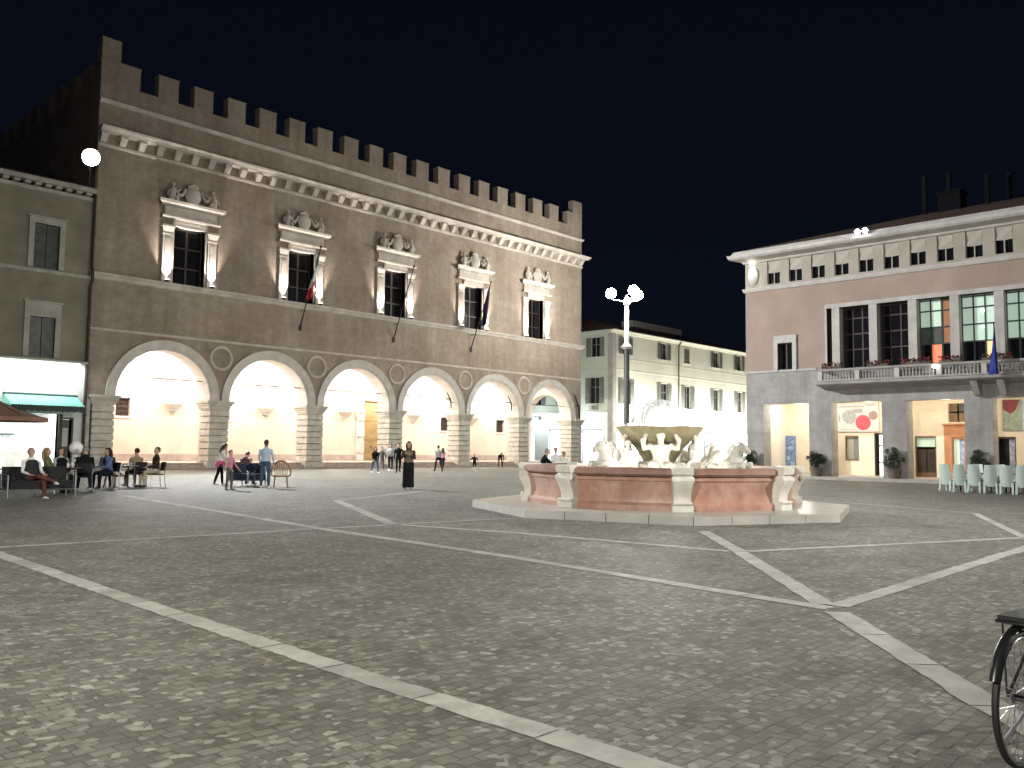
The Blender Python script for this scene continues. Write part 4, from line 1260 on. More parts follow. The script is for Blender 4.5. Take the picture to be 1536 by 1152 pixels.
def fill_head(t, loc, to, power, rot):
    """down-turned reflector on the post, for the unseen fill posts added behind the viewer"""
    d = (Vector(to) - Vector(loc) - Vector((0,0,11.6))).normalized()
    ld = Matrix.Rotation(-rot, 3, 'Z') @ d
    c = Vector((0,0,11.6)) + Vector((ld.x, ld.y, 0)).normalized()*.55
    b = MB(); b.tube([(0,0,11.6), tuple(c)], .05, 8); b.tube([c - ld*.25, c - ld*.1, c + ld*.12], [.12,.28,.36], 16); h = b.build('reflector', 'lamp_post', t, True)
    l = bpy.data.lights.new('fill_light', 'SPOT'); l.energy = power; l.spot_size = R(104); l.spot_blend = 1.0; l.shadow_soft_size = .35; l.color = (1, .975, .90)
    o = bpy.data.objects.new('fill_light', l); C.objects.link(o); o.parent = h; o.location = c + ld*.2
    o.rotation_euler = ld.to_track_quat('-Z', 'Y').to_euler()
la = street_lamp((-15.0, 3.0, 0), 'lamp_glow_fill', 'added fill lamp post with three globes, unseen on the near left of the square', .4)  # unseen post, added to spread even light over the paving
fill_head(la, (-15.0, 3.0, 0), (10, 11, 0), K_FILL_A, .4)
lb = street_lamp((26.0, -12.0, 0), 'lamp_glow_fill', 'added fill lamp post with three globes, unseen on the near right of the square', 1.1)  # second unseen post, added for fill from the right
fill_head(lb, (26.0, -12.0, 0), (13, 14, 0), K_FILL_B, 1.1)

# ------------------------------------------------------------------ remeshed, carved or living bodies
def voxel_mesh(b, name, voxel, mats, parent=None, smooth_it=3, disp=0.0, colour=None, extra=None, seed=0):
    """union of the closed shapes in b as one continuous skin"""
    me = bpy.data.meshes.new(name)
    me.from_pydata([Vector(v) for v in b.v], [], b.f)
    bb = bmesh.new(); bb.from_mesh(me); bmesh.ops.recalc_face_normals(bb, faces=bb.faces); bb.to_mesh(me); bb.free()
    o = bpy.data.objects.new(name, me); C.objects.link(o)
    m = o.modifiers.new('r', 'REMESH'); m.mode = 'VOXEL'; m.voxel_size = voxel; m.adaptivity = 0
    s = o.modifiers.new('s', 'SMOOTH'); s.iterations = smooth_it; s.factor = .5
    dg = bpy.context.evaluated_depsgraph_get(); dg.update()
    out = bpy.data.meshes.new_from_object(o.evaluated_get(dg))
    bpy.data.objects.remove(o, do_unlink=True); bpy.data.meshes.remove(me)
    out.name = name
    if disp:
        from mathutils import noise
        for v in out.vertices:
            v.co += v.normal * disp * (noise.noise(v.co*7 + Vector((seed, 0, 0))) + .6*noise.noise(v.co*17))
    if extra is not None and extra.f:
        nv = [v.co.copy() for v in out.vertices]; nf = [tuple(p.vertices) for p in out.polygons]
        k = len(nv)
        out2 = bpy.data.meshes.new(name)
        out2.from_pydata(nv + [Vector(v) for v in extra.v], [], nf + [[i+k for i in f] for f in extra.f])
        nb0 = len(nf)
        bpy.data.meshes.remove(out); out = out2; out.name = name
        bb = bmesh.new(); bb.from_mesh(out); bmesh.ops.recalc_face_normals(bb, faces=bb.faces); bb.to_mesh(out); bb.free()
    else: nb0 = len(out.polygons)
    for k in ([mats] if isinstance(mats, str) else mats): out.materials.append(MATS[k])
    for i, p in enumerate(out.polygons):
        p.use_smooth = True
        if i >= nb0: p.material_index = extra.m[i-nb0]
        elif colour: p.material_index = colour(p.center)
    o = bpy.data.objects.new(name, out); C.objects.link(o)
    if parent is not None: o.parent = parent
    return o

# ------------------------------------------------------------------ fountain
fa = math.atan2(-FC.y, -FC.x)          # towards the viewer
ft = thing('fountain', 'octagonal red marble fountain with white pilasters, sea figures and lit water', 'fountain', (FC.x, FC.y, 0), fa)
A0 = R(8)
def octa(r): return [(r*math.cos(A0 + k*math.pi/4), r*math.sin(A0 + k*math.pi/4)) for k in range(8)]
b = MB()
for k in range(8):
    p, q = octa(4.66)[k], octa(4.66)[(k+1) % 8]
    pi_, qi = octa(4.2)[k], octa(4.2)[(k+1) % 8]
    for j in range(4):
        t0, t1 = j/4 + .002, (j+1)/4 - .002
        L = lambda a, c, t: (a[0]+(c[0]-a[0])*t, a[1]+(c[1]-a[1])*t)
        o0, o1, i0, i1 = L(p,q,t0), L(p,q,t1), L(pi_,qi,t0), L(pi_,qi,t1)
        lo = [(*o0,0),(*o1,0),(*i1,0),(*i0,0)]; hi = [(*o0,.175),(*o1,.175),(*i1,.178),(*i0,.178)]
        i = [b.vert(x) for x in lo+hi]
        for f in ((0,3,2,1),(4,5,6,7),(0,1,5,4),(1,2,6,5),(2,3,7,6),(3,0,4,7)): b.idx([i[x] for x in f])
o8 = octa(4.195)
b.face([(x,y,.176) for x, y in o8])
b.build('platform', 'platform_stone', ft, weld=False)
PROF = [(3.34,.176),(3.34,.28),(3.30,.31),(3.26,.34),(3.245,.46),(3.26,.58),(3.28,.70),(3.31,.79),(3.345,.81),(3.35,.86),(3.33,.88)]
RIM = [(3.22,.882),(3.36,.90),(3.43,.95),(3.43,1.03),(3.36,1.08),(3.02,1.085),(2.98,.93),(2.98,.70)]
for k in range(8):
    for prof, nm, mt in ((PROF, 'panel', 'red_marble'), (RIM, 'rim', 'red_marble_dark')):
        b = MB(); n = 8; rows = []
        for j in range(n+1):
            t = j/n; bul = .10*math.sin(math.pi*t) if nm == 'panel' else .10*math.sin(math.pi*t)
            row = []
            for r, z in prof:
                p, q = octa(r)[k], octa(r)[(k+1) % 8]
                x, y = p[0]+(q[0]-p[0])*t, p[1]+(q[1]-p[1])*t
                s = 1 + bul/r
                row.append(b.vert((x*s, y*s, z)))
            rows.append(row)
        for a, c in zip(rows, rows[1:]):
            for j in range(len(prof)-1): b.idx((a[j], c[j], c[j+1], a[j+1]))
        b.build(nm, mt, ft, True, sharp=35)
for k in range(8):
    a = A0 + k*math.pi/4
    rad = Vector((math.cos(a), math.sin(a), 0)); tan = Vector((-rad.y, rad.x, 0))
    b = MB()
    pp = [(3.45,.178,.22),(3.45,.29,.22),(3.39,.33,.20),(3.36,.40,.18),(3.37,.50,.18),(3.42,.62,.19),(3.49,.74,.20),(3.52,.83,.21),(3.48,.90,.21),(3.44,.93,.20),(3.50,.96,.22),(3.52,1.09,.22),(3.45,1.115,.21)]
    rr = [[b.vert(rad*r_in + tan*s*w_ + Vector((0,0,z))) for r_in, s in ((2.95,-1),(r,-1),(r,1),(2.95,1))] for r, z, w_ in pp]
    b.loft(rr)
    for s in (-1, 1): b.tube([rad*3.46 + tan*(s*.16) + Vector((0,0,.84)), rad*3.46 + tan*(s*.235) + Vector((0,0,.84))], .06, 10)
    b.tube([rad*3.43 + tan*-.20 + Vector((0,0,.35)), rad*3.43 + tan*.20 + Vector((0,0,.35))], .035, 8)
    b.build('pilaster', 'fountain_white', ft, True, sharp=40)
b = MB(); b.face([(x,y,.90) for x, y in octa(3.05)]); b.build('water', 'pool_water', ft)
b = MB(); b.face([(x,y,.30) for x, y in octa(3.0)]); b.build('basin_floor', 'fountain_white', ft)
# rocky base, stem and scalloped bowl
b = MB(); rnd = random.Random(4)
for k in range(26):
    a = rnd.uniform(0, 6.28); r = rnd.uniform(.2, 1.0)
    b.ball((r*math.cos(a), r*math.sin(a), .86+.20*rnd.random()), (rnd.uniform(.18,.34),rnd.uniform(.18,.34),rnd.uniform(.12,.24)), 8, 6)
voxel_mesh(b, 'rock_base', .05, 'sculpture_stone', ft, 2, .04)
b = MB(); n = 40; rings = []
for r, z in [(.34,.85),(.42,1.0),(.36,1.12),(.46,1.3),(.60,1.5),(.80,1.72),(.98,1.88),(1.06,1.97),(1.09,2.03),(1.02,2.05),(.9,1.98),(.4,1.9),(.02,1.9)]:
    rings.append([b.vert(((r*(1+.035*(z > 1.25)*math.cos(10*2*math.pi*k/n)))*math.cos(2*math.pi*k/n), (r*(1+.035*(z > 1.25)*math.cos(10*2*math.pi*k/n)))*math.sin(2*math.pi*k/n), z)) for k in range(n)])
b.loft(rings); b.build('bowl', 'bowl_stone', ft, True, sharp=50)
b = MB(); b.lathe([(.02,1.9),(.2,1.95),(.12,2.1),(.18,2.2),(.10,2.3),(.14,2.42),(.08,2.52),(.02,2.58)], 14); b.build('finial', 'sculpture_stone', ft, True)
# tritons under the bowl, sea horses in the basin
def frame(a, r):
    rad = Vector((math.cos(a), math.sin(a), 0)); tan = Vector((-rad.y, rad.x, 0))
    return lambda u, t, z: rad*(r+u) + tan*t + Vector((0,0,z))
def triton(a, seed):
    F = frame(a, .78); b = MB()
    b.tube([F(.05,0,.95),F(.06,0,1.10),F(.03,0,1.28),F(.05,0,1.46),F(.06,0,1.60)], [(.20,.16),(.22,.17),(.19,.14),(.25,.16),(.22,.13)], 10, up=F(0,1,0)-F(0,0,0))
    b.tube([F(.06,0,1.60),F(.08,0,1.72)], .08, 8)
    b.ball(F(.11,0,1.82), (.115,.115,.135), 10, 8); b.ball(F(.22,0,1.80), (.03,.03,.03), 6, 4); b.ball(F(.16,0,1.71), (.07,.07,.08), 8, 6)
    for s in (-1, 1):
        b.tube([F(.05,s*.22,1.57),F(.12,s*.40,1.50),F(.10,s*.42,1.70),F(.0,s*.30,1.92)], [.09,.075,.065,.05], 8)
        b.tube([F(.05,s*.10,1.05),F(.34,s*.20,1.06),F(.46,s*.30,.94),F(.35,s*.50,.92),F(.20,s*.62,1.06),F(.22,s*.66,1.22)], [.15,.14,.12,.10,.07,.03], 8)
        b.tube([F(.22,s*.64,1.16),F(.30,s*.78,1.26)], [.05,.02], 6)
    voxel_mesh(b, 'triton', .022, 'sculpture_stone', ft, 2, .012, seed=seed)
for i, a in enumerate((0, 90, 180, 270)): triton(R(a+2), i)
def sea_horse(a, seed, r=1.75):
    F = frame(a, r); b = MB()
    b.tube([F(-.25,0,.9),F(0,0,1.05),F(.18,0,1.22),F(.22,0,1.42),F(.28,0,1.55)], [.22,.26,.20,.14,.11], 10)
    b.tube([F(.24,0,1.58),F(.36,0,1.55),F(.52,0,1.42)], [(.11,.09),(.10,.08),(.06,.055)], 8)
    for s in (-1, 1):
        b.tube([F(.26,s*.06,1.64),F(.25,s*.07,1.75)], [.035,.012], 6)
        b.tube([F(.16,s*.14,1.10),F(.45,s*.20,1.14),F(.50,s*.20,.98),F(.62,s*.20,.96)], [.10,.075,.055,.05], 8)
    b.tube([F(.12,0,1.62),F(.02,0,1.48),F(-.02,0,1.26)], [(.05,.03),(.11,.03),(.05,.03)], 6)
    pts = [F(-.25,0,.95)]; rad = [.21]
    for k in range(11):
        t = k/10; an = t*5.0; rr = .34*(1-.55*t)
        pts.append(F(-.45 - .05*k*.3, .50*t + rr*math.sin(an)*.6, 1.05 + rr*math.sin(an) + .12*t)); rad.append(.17*(1-.8*t))
    b.tube(pts, rad, 8)
    voxel_mesh(b, 'sea_horse', .024, 'sculpture_stone', ft, 2, .012, seed=seed)
for i, a in enumerate((56, -42, 137, 222)): sea_horse(R(a), i+9, 1.95 if i == 0 else 1.75)
F = frame(R(-50), .95); b = MB()
b.tube([F(0,0,.95),F(0,.02,1.2),F(.02,0,1.4),F(.02,0,1.52)], [.10,.12,.11,.06], 8); b.ball(F(.03,0,1.62), .09, 8, 6)
b.tube([F(0,.1,1.45),F(.08,.2,1.3)], [.05,.03], 6); b.tube([F(0,-.1,1.45),F(.1,-.16,1.56)], [.05,.03], 6)
voxel_mesh(b, 'putto', .022, 'fountain_white', ft, 2)
# falling water over the bowl
b = MB(); rnd = random.Random(11)
for k in range(420):
    a = 2*math.pi*k/420 + rnd.uniform(-.03,.03); R0 = rnd.uniform(.30,.62); top = rnd.uniform(2.50,2.68)
    pts = []; rad = []
    for j in range(9):
        t = j/8
        pts.append((R0*t*math.cos(a), R0*t*math.sin(a), top + .08*math.sin(t*2.2) - .70*t**3)); rad.append(.009+.016*rnd.random())
    b.tube(pts, rad, 5)
for k in range(60):
    a = rnd.uniform(0,6.28); r = rnd.uniform(.4,.95); b.ball((r*math.cos(a), r*math.sin(a), 2.0+rnd.uniform(0,.10)), rnd.uniform(.012,.035), 6, 4)
b.build('water_jet', 'water_foam', ft, True)
m_, n_, l_, p_ = nodes_of('spray')
p_.inputs['Base Color'].default_value = (.9, .92, .9, 1); p_.inputs['Roughness'].default_value = .5
tc = n_.new('ShaderNodeTexCoord'); mp = n_.new('ShaderNodeMapping'); mp.inputs['Scale'].default_value = (1, 1, .25)
nz = n_.new('ShaderNodeTexNoise'); nz.inputs['Scale'].default_value = 16; nz.inputs['Detail'].default_value = 6
rp = n_.new('ShaderNodeValToRGB'); rp.color_ramp.elements[0].position = .35; rp.color_ramp.elements[1].position = .62
rp.color_ramp.elements[0].color = (.25, .25, .25, 1)
l_.new(tc.outputs['Object'], mp.inputs[0]); l_.new(mp.outputs[0], nz.inputs['Vector']); l_.new(nz.outputs['Fac'], rp.inputs[0]); l_.new(rp.outputs['Color'], p_.inputs['Alpha'])
MATS['spray'] = m_
b = MB(); n = 48; rings = []
for r, z in ((.62,2.04),(.61,2.2),(.57,2.36),(.49,2.50),(.36,2.60),(.18,2.66),(.02,2.68)):
    rings.append([b.vert(((r+.02*math.sin(k*2.3+z*9))*math.cos(2*math.pi*k/n), (r+.02*math.sin(k*2.3+z*9))*math.sin(2*math.pi*k/n), z)) for k in range(n)])
b.loft(rings, 0, False); b.build('water_bell', 'spray', ft, True, sharp=None)
b = MB(); n = 48
rings = []
for r, z in ((1.0,2.025),(1.0,2.03),(.01,2.035)): rings.append([b.vert((r*math.cos(2*math.pi*k/n), r*math.sin(2*math.pi*k/n), z + .01*math.sin(k*1.7))) for k in range(n)])
b.loft(rings); b.build('bowl_water', 'water_foam', ft, True)
for k in range(8):
    a = A0 + (k+.5)*math.pi/4
    b = MB(); b.lathe([(.10,.90),(.11,.94),(.08,.96)], 10, (2.45*math.cos(a), 2.45*math.sin(a), 0)); u = b.build('pool_lamp', 'uplight_glow', ft, True)
    l = bpy.data.lights.new('pool_light', 'SPOT'); l.energy = K_FOUNT; l.spot_size = R(120); l.spot_blend = .8; l.shadow_soft_size = .1; l.color = (1, .95, .86)
    o = bpy.data.objects.new('pool_light', l); C.objects.link(o); o.parent = u
    p0 = Vector((2.45*math.cos(a), 2.45*math.sin(a), 1.0)); o.location = p0
    o.rotation_euler = (Vector((.3*math.cos(a), .3*math.sin(a), 1.9)) - p0).to_track_quat('-Z','Y').to_euler()
for k in range(3):
    a = fa + 2.1*k + .6
    b = MB(); b.lathe([(.06,2.04),(.06,2.07),(.04,2.08)], 8, (.75*math.cos(a), .75*math.sin(a), 0)); u = b.build('bowl_lamp', 'uplight_glow', ft, True)
    l = bpy.data.lights.new('bowl_light', 'POINT'); l.energy = K_FOUNT*1.8; l.shadow_soft_size = .06; l.color = (1, .98, .92)
    o = bpy.data.objects.new('bowl_light', l); C.objects.link(o); o.parent = u; o.location = (.75*math.cos(a), .75*math.sin(a), 2.16)

# ------------------------------------------------------------------ people
def person(loc, heading, H, label, top, legs, shoe='black', hair='black', hairstyle='short', pose=None, group=None, skirt=None, waist=None, vest=None, shin=None, seat=None, sleeve=None, fat=1.0, phone=False):
    p = dict(lean=2, neck=0, turn=0, L=(4,4,2), Rr=(-4,4,2), aL=(6,8,14,0), aR=(6,8,14,0))
    p.update(pose or {})
    k = H/1.70
    mats = ['skin', top, legs, shoe, hair, sleeve or top, shin or legs]
    V_ = Vector
    pz = .92 if seat is None else seat/k + .10
    segs = []
    def legpts(s, spec):
        hip, knee, ab = map(R, spec[:3]); lat = spec[3] if len(spec) > 3 else 0.0
        h = V_((s*.09, 0, 0))
        d1 = V_((s*math.sin(ab), math.sin(hip), -math.cos(hip))).normalized()
        kn = h + d1*.42
        a2 = hip - knee
        d2 = V_((s*math.sin(ab)*.4 + lat, math.sin(a2), -math.cos(a2))).normalized()
        an = kn + d2*.42
        return h, kn, an, a2
    lp = {s: legpts(s, p['L'] if s < 0 else p['Rr']) for s in (-1, 1)}
    if seat is None:
        pz = -min(l[2].z for l in lp.values()) + .075
    O = V_((0, 0, pz))
    b = MB()
    Ln = R(p['lean'])
    sd = V_((0, math.sin(Ln), math.cos(Ln))); fw = V_((0, math.cos(Ln), -math.sin(Ln))); rt = V_((1, 0, 0))
    S = lambda h, y=0, x=0: O + sd*h + fw*y + rt*x
    # trunk from seat to neck as one lofted form
    prof = [(-.10,.02,.10,.09),(-.04,-.01,.150,.115),(.05,-.01,.155*fat,.118*fat),(.16,0,.140*fat,.105*fat),(.28,.01,.155*fat,.115*fat),(.39,.01,.175,.115),(.46,0,.165,.095),(.50,-.005,.10,.075),(.54,-.005,.058,.058)]
    b.tube([S(h, y) for h, y, _, _ in prof], [(a, c) for _, _, a, c in prof], 14, up=(1,0,0))
    segs += [(S(-.06), S(.02), .13, 2), (S(.06), S(.40), .13, 1), (S(.44), S(.46), .13, 1)]
    for s in (-1, 1): segs.append((S(.44,0,s*.06), S(.44,0,s*.15), .07, 1))
    # neck and head
    hn = Ln + R(p['neck']); hd = V_((0, math.sin(hn), math.cos(hn))); tr = R(p['turn'])
    nb = S(.50)
    hc = nb + hd*.185
    b.tube([nb - hd*.04, nb + hd*.10], [.056,.052], 10)
    f0 = V_((0, math.cos(hn), -math.sin(hn)))
    hf = (f0*math.cos(tr) - rt*math.sin(tr)); hr = hf.cross(hd)
    def head(u, v, z_): return hc + hr*u + hf*v + hd*z_
    rows = [(-.118,.03,.030,.030),(-.095,.020,.052,.066),(-.06,.008,.066,.084),(-.02,-.002,.073,.094),(.03,-.006,.077,.098),(.07,-.010,.070,.088),(.10,-.012,.050,.062),(.118,-.014,.018,.024)]
    b.loft([b.ring(head(0, y, z), hr*a, hf*c, 14) for z, y, a, c in rows])
    b.tube([head(0,.088,.025), head(0,.104,-.01), head(0,.112,-.030), head(0,.090,-.036)], [.010,.014,.017,.010], 6)
    for s in (-1, 1):
        b.tube([head(s*.073,-.005,.02), head(s*.084,-.012,.012), head(s*.076,-.004,-.025)], [.014,.018,.011], 6)
    segs += [(nb + hd*.06, hc, .075, 0)]
    # legs and shoes
    for s in (-1, 1):
        h, kn, an, a2 = [x + O if isinstance(x, Vector) else x for x in lp[s]]
        b.tube([h + V_((0,0,.02)), h.lerp(kn,.35), kn, kn.lerp(an,.3), an.lerp(kn,.15), an], [.088,.082,.060,.062,.048,.046], 10)
        segs += [(h, kn, .07, 2), (kn, an + (kn-an)*.06, .05, 6)]
        pitch = R(max(-50, min(35, -math.degrees(a2)*.5 if seat is None else -math.degrees(a2)*.35)))
        fd_ = V_((s*.14, math.cos(pitch), 0)).normalized()
        if a2 < R(-18) and seat is None: fd_ = V_((s*.10, .80, -.60)).normalized()
        heel = an + V_((0,-.045,-.04)); toe = an + fd_*.19 + V_((0,0,-.045))
        b.tube([heel, an.lerp(toe,.3) + V_((0,0,-.02)), an.lerp(toe,.7) + V_((0,0,-.015)), toe], [(.036,.036),(.046,.042),(.046,.030),(.030,.020)], 9, up=(1,0,0))
        segs += [(heel, toe, .048, 3)]
    # arms, palms; fingers are added after the skin is closed
    ex = MB()
    for s in (-1, 1):
        a, ab, el, inw = map(R, p['aL'] if s < 0 else p['aR'])
        sh = S(.435, 0, s*.185)
        d1 = V_((s*math.sin(ab), math.sin(a), -math.cos(a))).normalized()
        e_ = sh + d1*.285
        d2 = V_((s*math.sin(ab)*.3 - s*math.sin(inw), math.sin(a+el)*math.cos(inw*.6), -math.cos(a+el))).normalized()
        wr = e_ + d2*.245
        b.tube([S(.42,0,s*.11), sh, sh.lerp(e_,.5), e_, e_.lerp(wr,.35), wr], [.060,.062,.049,.041,.040,.029], 10)
        segs += [(sh, e_, .048, 5), (e_, e_.lerp(wr,.93), .036, 5)]
        # palm
        n_ = d2.cross(V_((s, 0, 0)));  n_ = (n_ if n_.length > .1 else V_((0,1,0))).normalized(); lt = n_.cross(d2).normalized()
        if lt.dot(V_((0,1,0))) < 0: lt = -lt
        b.tube([wr, wr + d2*.045, wr + d2*.095], [(.024,.020),(.040,.017),(.040,.014)], 8, up=tuple(lt))
        segs += [(wr + d2*.03, wr + d2*.09, .03, 0)]
        curl = V_((-s, 0, 0)) - d2*d2.dot(V_((-s,0,0)));  curl = curl.normalized() if curl.length > .1 else n_
        for q_, (off, ln) in enumerate(((.029,.072),(.010,.082),(-.010,.076),(-.029,.060))):
            q0 = wr + d2*.085 + lt*off
            q1 = q0 + d2*ln*.5 + curl*.012; q2 = q1 + d2*ln*.36 + curl*.026
            ex.tube([q0, q1, q2], [.0095,.0085,.007], 6, 0)
        t0 = wr + d2*.035 + lt*.030
        ex.tube([t0, t0 + d2*.030 + lt*.030, t0 + d2*.062 + lt*.036 + curl*.012], [.012,.010,.008], 6, 0)
        if phone and s > 0: ph_at = (wr + d2*.10 + curl*.02, d2, lt, curl)
    for s in (-1, 1):
        ex.ball(head(s*.032,.088,.018), .0095, 6, 4, 4)
    ex.tube([head(-.022,.086,-.066), head(0,.094,-.068), head(.022,.086,-.066)], .005, 5, 0)
    def pick(c):
        best, bd = 1, 9
        for p0, p1, r, m_ in segs:
            d_ = p1-p0; t = max(0, min(1, (c-p0).dot(d_)/max(1e-9, d_.length_squared)))
            dd = (c-(p0+d_*t)).length - r
            if dd < bd: bd, best = dd, m_
        return best
    names = list(mats)
    root = voxel_mesh(b, 'person', .0165, names, None, 2, 0, pick, ex)
    root.location = loc; root.rotation_euler = (0, 0, R(heading-90)); root.scale = (k, k, k)
    tag(root, label, 'person', group)
    # hair
    b = MB()
    b.loft([b.ring(head(0, y, z), hr*a, hf*c, 14) for z, y, a, c in [(-.045,-.055,.066,.048),(-.01,-.045,.083,.066),(.03,-.035,.088,.082),(.075,-.022,.080,.094),(.108,-.018,.060,.074),(.130,-.018,.022,.028)]])
    if hairstyle == 'long':
        b.tube([head(0,-.06,.06), head(0,-.10,-.03), head(0,-.10,-.14), head(0,-.085,-.26), head(0,-.075,-.32)], [(.07,.05),(.095,.055),(.105,.05),(.09,.04),(.05,.02)], 12, up=tuple(hr))
        for s in (-1, 1): b.tube([head(s*.07,0,.06), head(s*.088,-.01,-.03), head(s*.085,-.02,-.16)], [.03,.03,.018], 8)
    if hairstyle == 'bun':
        b.ball(head(0,-.115,.05), .048, 8, 6)
    if hairstyle == 'tail':
        b.tube([head(0,-.09,.05), head(0,-.14,.03), head(0,-.15,-.06), head(0,-.13,-.14)], [.03,.035,.035,.015], 8)
    o = b.build('hair', hair, root, True)
    if skirt:
        b = MB(); n = 28; rr = []
        for z, r in ((pz+.10,.150),(pz+.0,.18),(pz-.25,.185),(pz-.55,.185),(.07,.195)):
            rr.append([b.vert((r*(1.08+.05*math.sin(7*2*math.pi*q/n)*(pz-z+.1))*math.cos(2*math.pi*q/n), r*.86*(1+.06*math.sin(7*2*math.pi*q/n)*(pz-z+.1))*math.sin(2*math.pi*q/n), z)) for q in range(n)])
        b.loft(rr); b.build('skirt', skirt, root, True)
    if waist:
        b = MB(); n = 20; rr = []
        for h, a, c in ((.10,.155,.125),(.06,.185,.15),(-.06,.19,.155),(-.16,.19,.15),(-.17,.15,.11)):
            rr.append([b.vert(S(h, c*math.sin(2*math.pi*q/n) - (.05 if h < 0 else 0), a*math.cos(2*math.pi*q/n))) for q in range(n)])
        b.loft(rr); b.tube([S(.07,.14,-.04), S(-.02,.17,-.05), S(-.12,.16,-.07)], [.03,.035,.03], 7); b.build('tied_jacket', waist, root, True)
    if vest:
        b = MB(); n = 18
        b.tube([S(h, y) for h, y in ((-.06,0),(.02,0),(.16,0),(.30,.01),(.40,.01),(.47,0))], [(.175,.140),(.180,.145),(.168,.130),(.180,.140),(.195,.135),(.13,.10)], n, up=(1,0,0)); b.build('vest', vest, root, True)
    if phone:
        c0, d2, lt, cu = ph_at
        b = MB(); b.obox((0,0,0), (lt, d2, cu), (.036,.072,.005)); o = b.build('phone', 'rubber')
        o.location = root.matrix_basis @ c0; o.rotation_euler = root.rotation_euler; o.scale = (k,k,k)
        tag(o, 'small dark phone held up by the woman in the long black skirt', 'phone')
    return root

for nm, c in dict(black=(.012,.012,.013), charcoal=(.035,.035,.038), grey=(.16,.16,.16), lightgrey=(.42,.43,.44), white=(.78,.77,.75), pink=(.55,.12,.26), rose=(.58,.26,.32), brown=(.12,.05,.04), beige=(.42,.36,.27), tan=(.30,.24,.16), denim=(.05,.09,.16), navy=(.018,.024,.05), blue=(.12,.17,.36), paleblue=(.40,.50,.62), bluejacket=(.08,.25,.50), olive=(.16,.15,.06), purple=(.10,.06,.09), khaki=(.16,.14,.11), darkbrown=(.045,.035,.03), greygreen=(.10,.11,.095), paledenim=(.25,.31,.38)).items(): cloth(nm, c)
for nm, c in dict(black=(.010,.008,.007), brown=(.035,.02,.012), blond=(.30,.20,.09), grey=(.22,.21,.20)).items(): mat('hair_'+nm, c, .5, .3, 40)
cl = lambda s: 'cloth_' + s
hr_ = lambda s: 'hair_' + s
WALK1 = dict(lean=4, L=(26,10,2), Rr=(-20,22,2), aL=(-22,8,12,0), aR=(24,8,18,0))
WALK2 = dict(lean=4, L=(-22,26,2), Rr=(24,8,2), aL=(24,8,18,0), aR=(-20,8,12,0))
SIT = dict(lean=-4, L=(84,84,8), Rr=(84,82,8), aL=(28,10,50,12), aR=(28,10,50,12))

# --- standing woman in the middle
person((19.53,23.35,0), 226, 1.66, 'woman in a dark jacket and long black skirt standing alone, looking at her phone', cl('darkbrown'), cl('black'), cl('lightgrey'), hr_('brown'), 'long',
       dict(lean=1, neck=10, aL=(30,10,92,52), aR=(34,10,96,44)), skirt=cl('black'), phone=True, fat=1.2, vest=cl('khaki'))
# --- walkers before the arcade
WG = 'people walking in front of the arcade'
person((30.4,39.3,0), 250, 1.50, 'walker with dark top, dark jeans and white shoes, leftmost of four', cl('black'), cl('denim'), cl('white'), hr_('brown'), 'long', WALK1, WG)
person((33.4,42.5,0), 235, 1.52, 'walker in dull grey clothes half hidden behind the group of four', cl('greygreen'), cl('grey'), cl('grey'), hr_('brown'), 'short', WALK2, WG)
person((34.0,42.4,0), 228, 1.74, 'walker in a pale grey top, dark trousers and white shoes', cl('lightgrey'), cl('charcoal'), cl('white'), hr_('black'), 'short', WALK1, WG)
person((32.1,39.3,0), 235, 1.74, 'slim walker all in black, just left of the standing woman', cl('black'), cl('black'), cl('black'), hr_('black'), 'short', dict(WALK2, aL=(-20,30,50,0)), WG)
person((36.2,40.4,0), 70, 1.66, 'man in a pale tee shirt and black trousers walking beside a woman', cl('lightgrey'), cl('black'), cl('black'), hr_('black'), 'short', WALK1, WG)
person((39.3,43.4,0), 65, 1.50, 'woman with long dark hair and dark trousers beside the man in a pale tee shirt', cl('rose'), cl('charcoal'), cl('beige'), hr_('black'), 'long', WALK2, WG, sleeve=cl('white'))
person((38.5,39.5,0), 220, 1.17, 'child in a black top with bare legs running towards the square', cl('black'), cl('black'), cl('white'), hr_('brown'), 'short', dict(lean=10, L=(36,30,3), Rr=(-26,50,3), aL=(-30,24,70,0), aR=(30,24,80,0)), WG, shin='skin')
person((48.8,47.2,0), 235, 1.62, 'person in dark clothes bending down by the arcade', cl('charcoal'), cl('black'), cl('black'), hr_('grey'), 'short', dict(lean=72, neck=-5, L=(26,38,6), Rr=(20,40,6), aL=(10,6,10,0), aR=(14,6,10,0)), WG)
# --- behind the fountain
person((22.65,19.95,0), 320, 1.50, 'dark dressed person with grey hair leaning forward behind the fountain rim', cl('black'), cl('charcoal'), cl('black'), hr_('grey'), 'short', dict(lean=24, neck=-6, aL=(46,10,40,0), aR=(50,10,44,0)))
person((25.35,21.55,0), 250, 1.52, 'dark haired person in white, taller of the two behind the fountain pilaster', cl('white'), cl('lightgrey'), cl('white'), hr_('black'), 'short')
person((25.55,21.30,0), 200, 1.34, 'dark haired child in white beside the taller one behind the fountain pilaster', cl('white'), cl('lightgrey'), cl('white'), hr_('brown'), 'short')
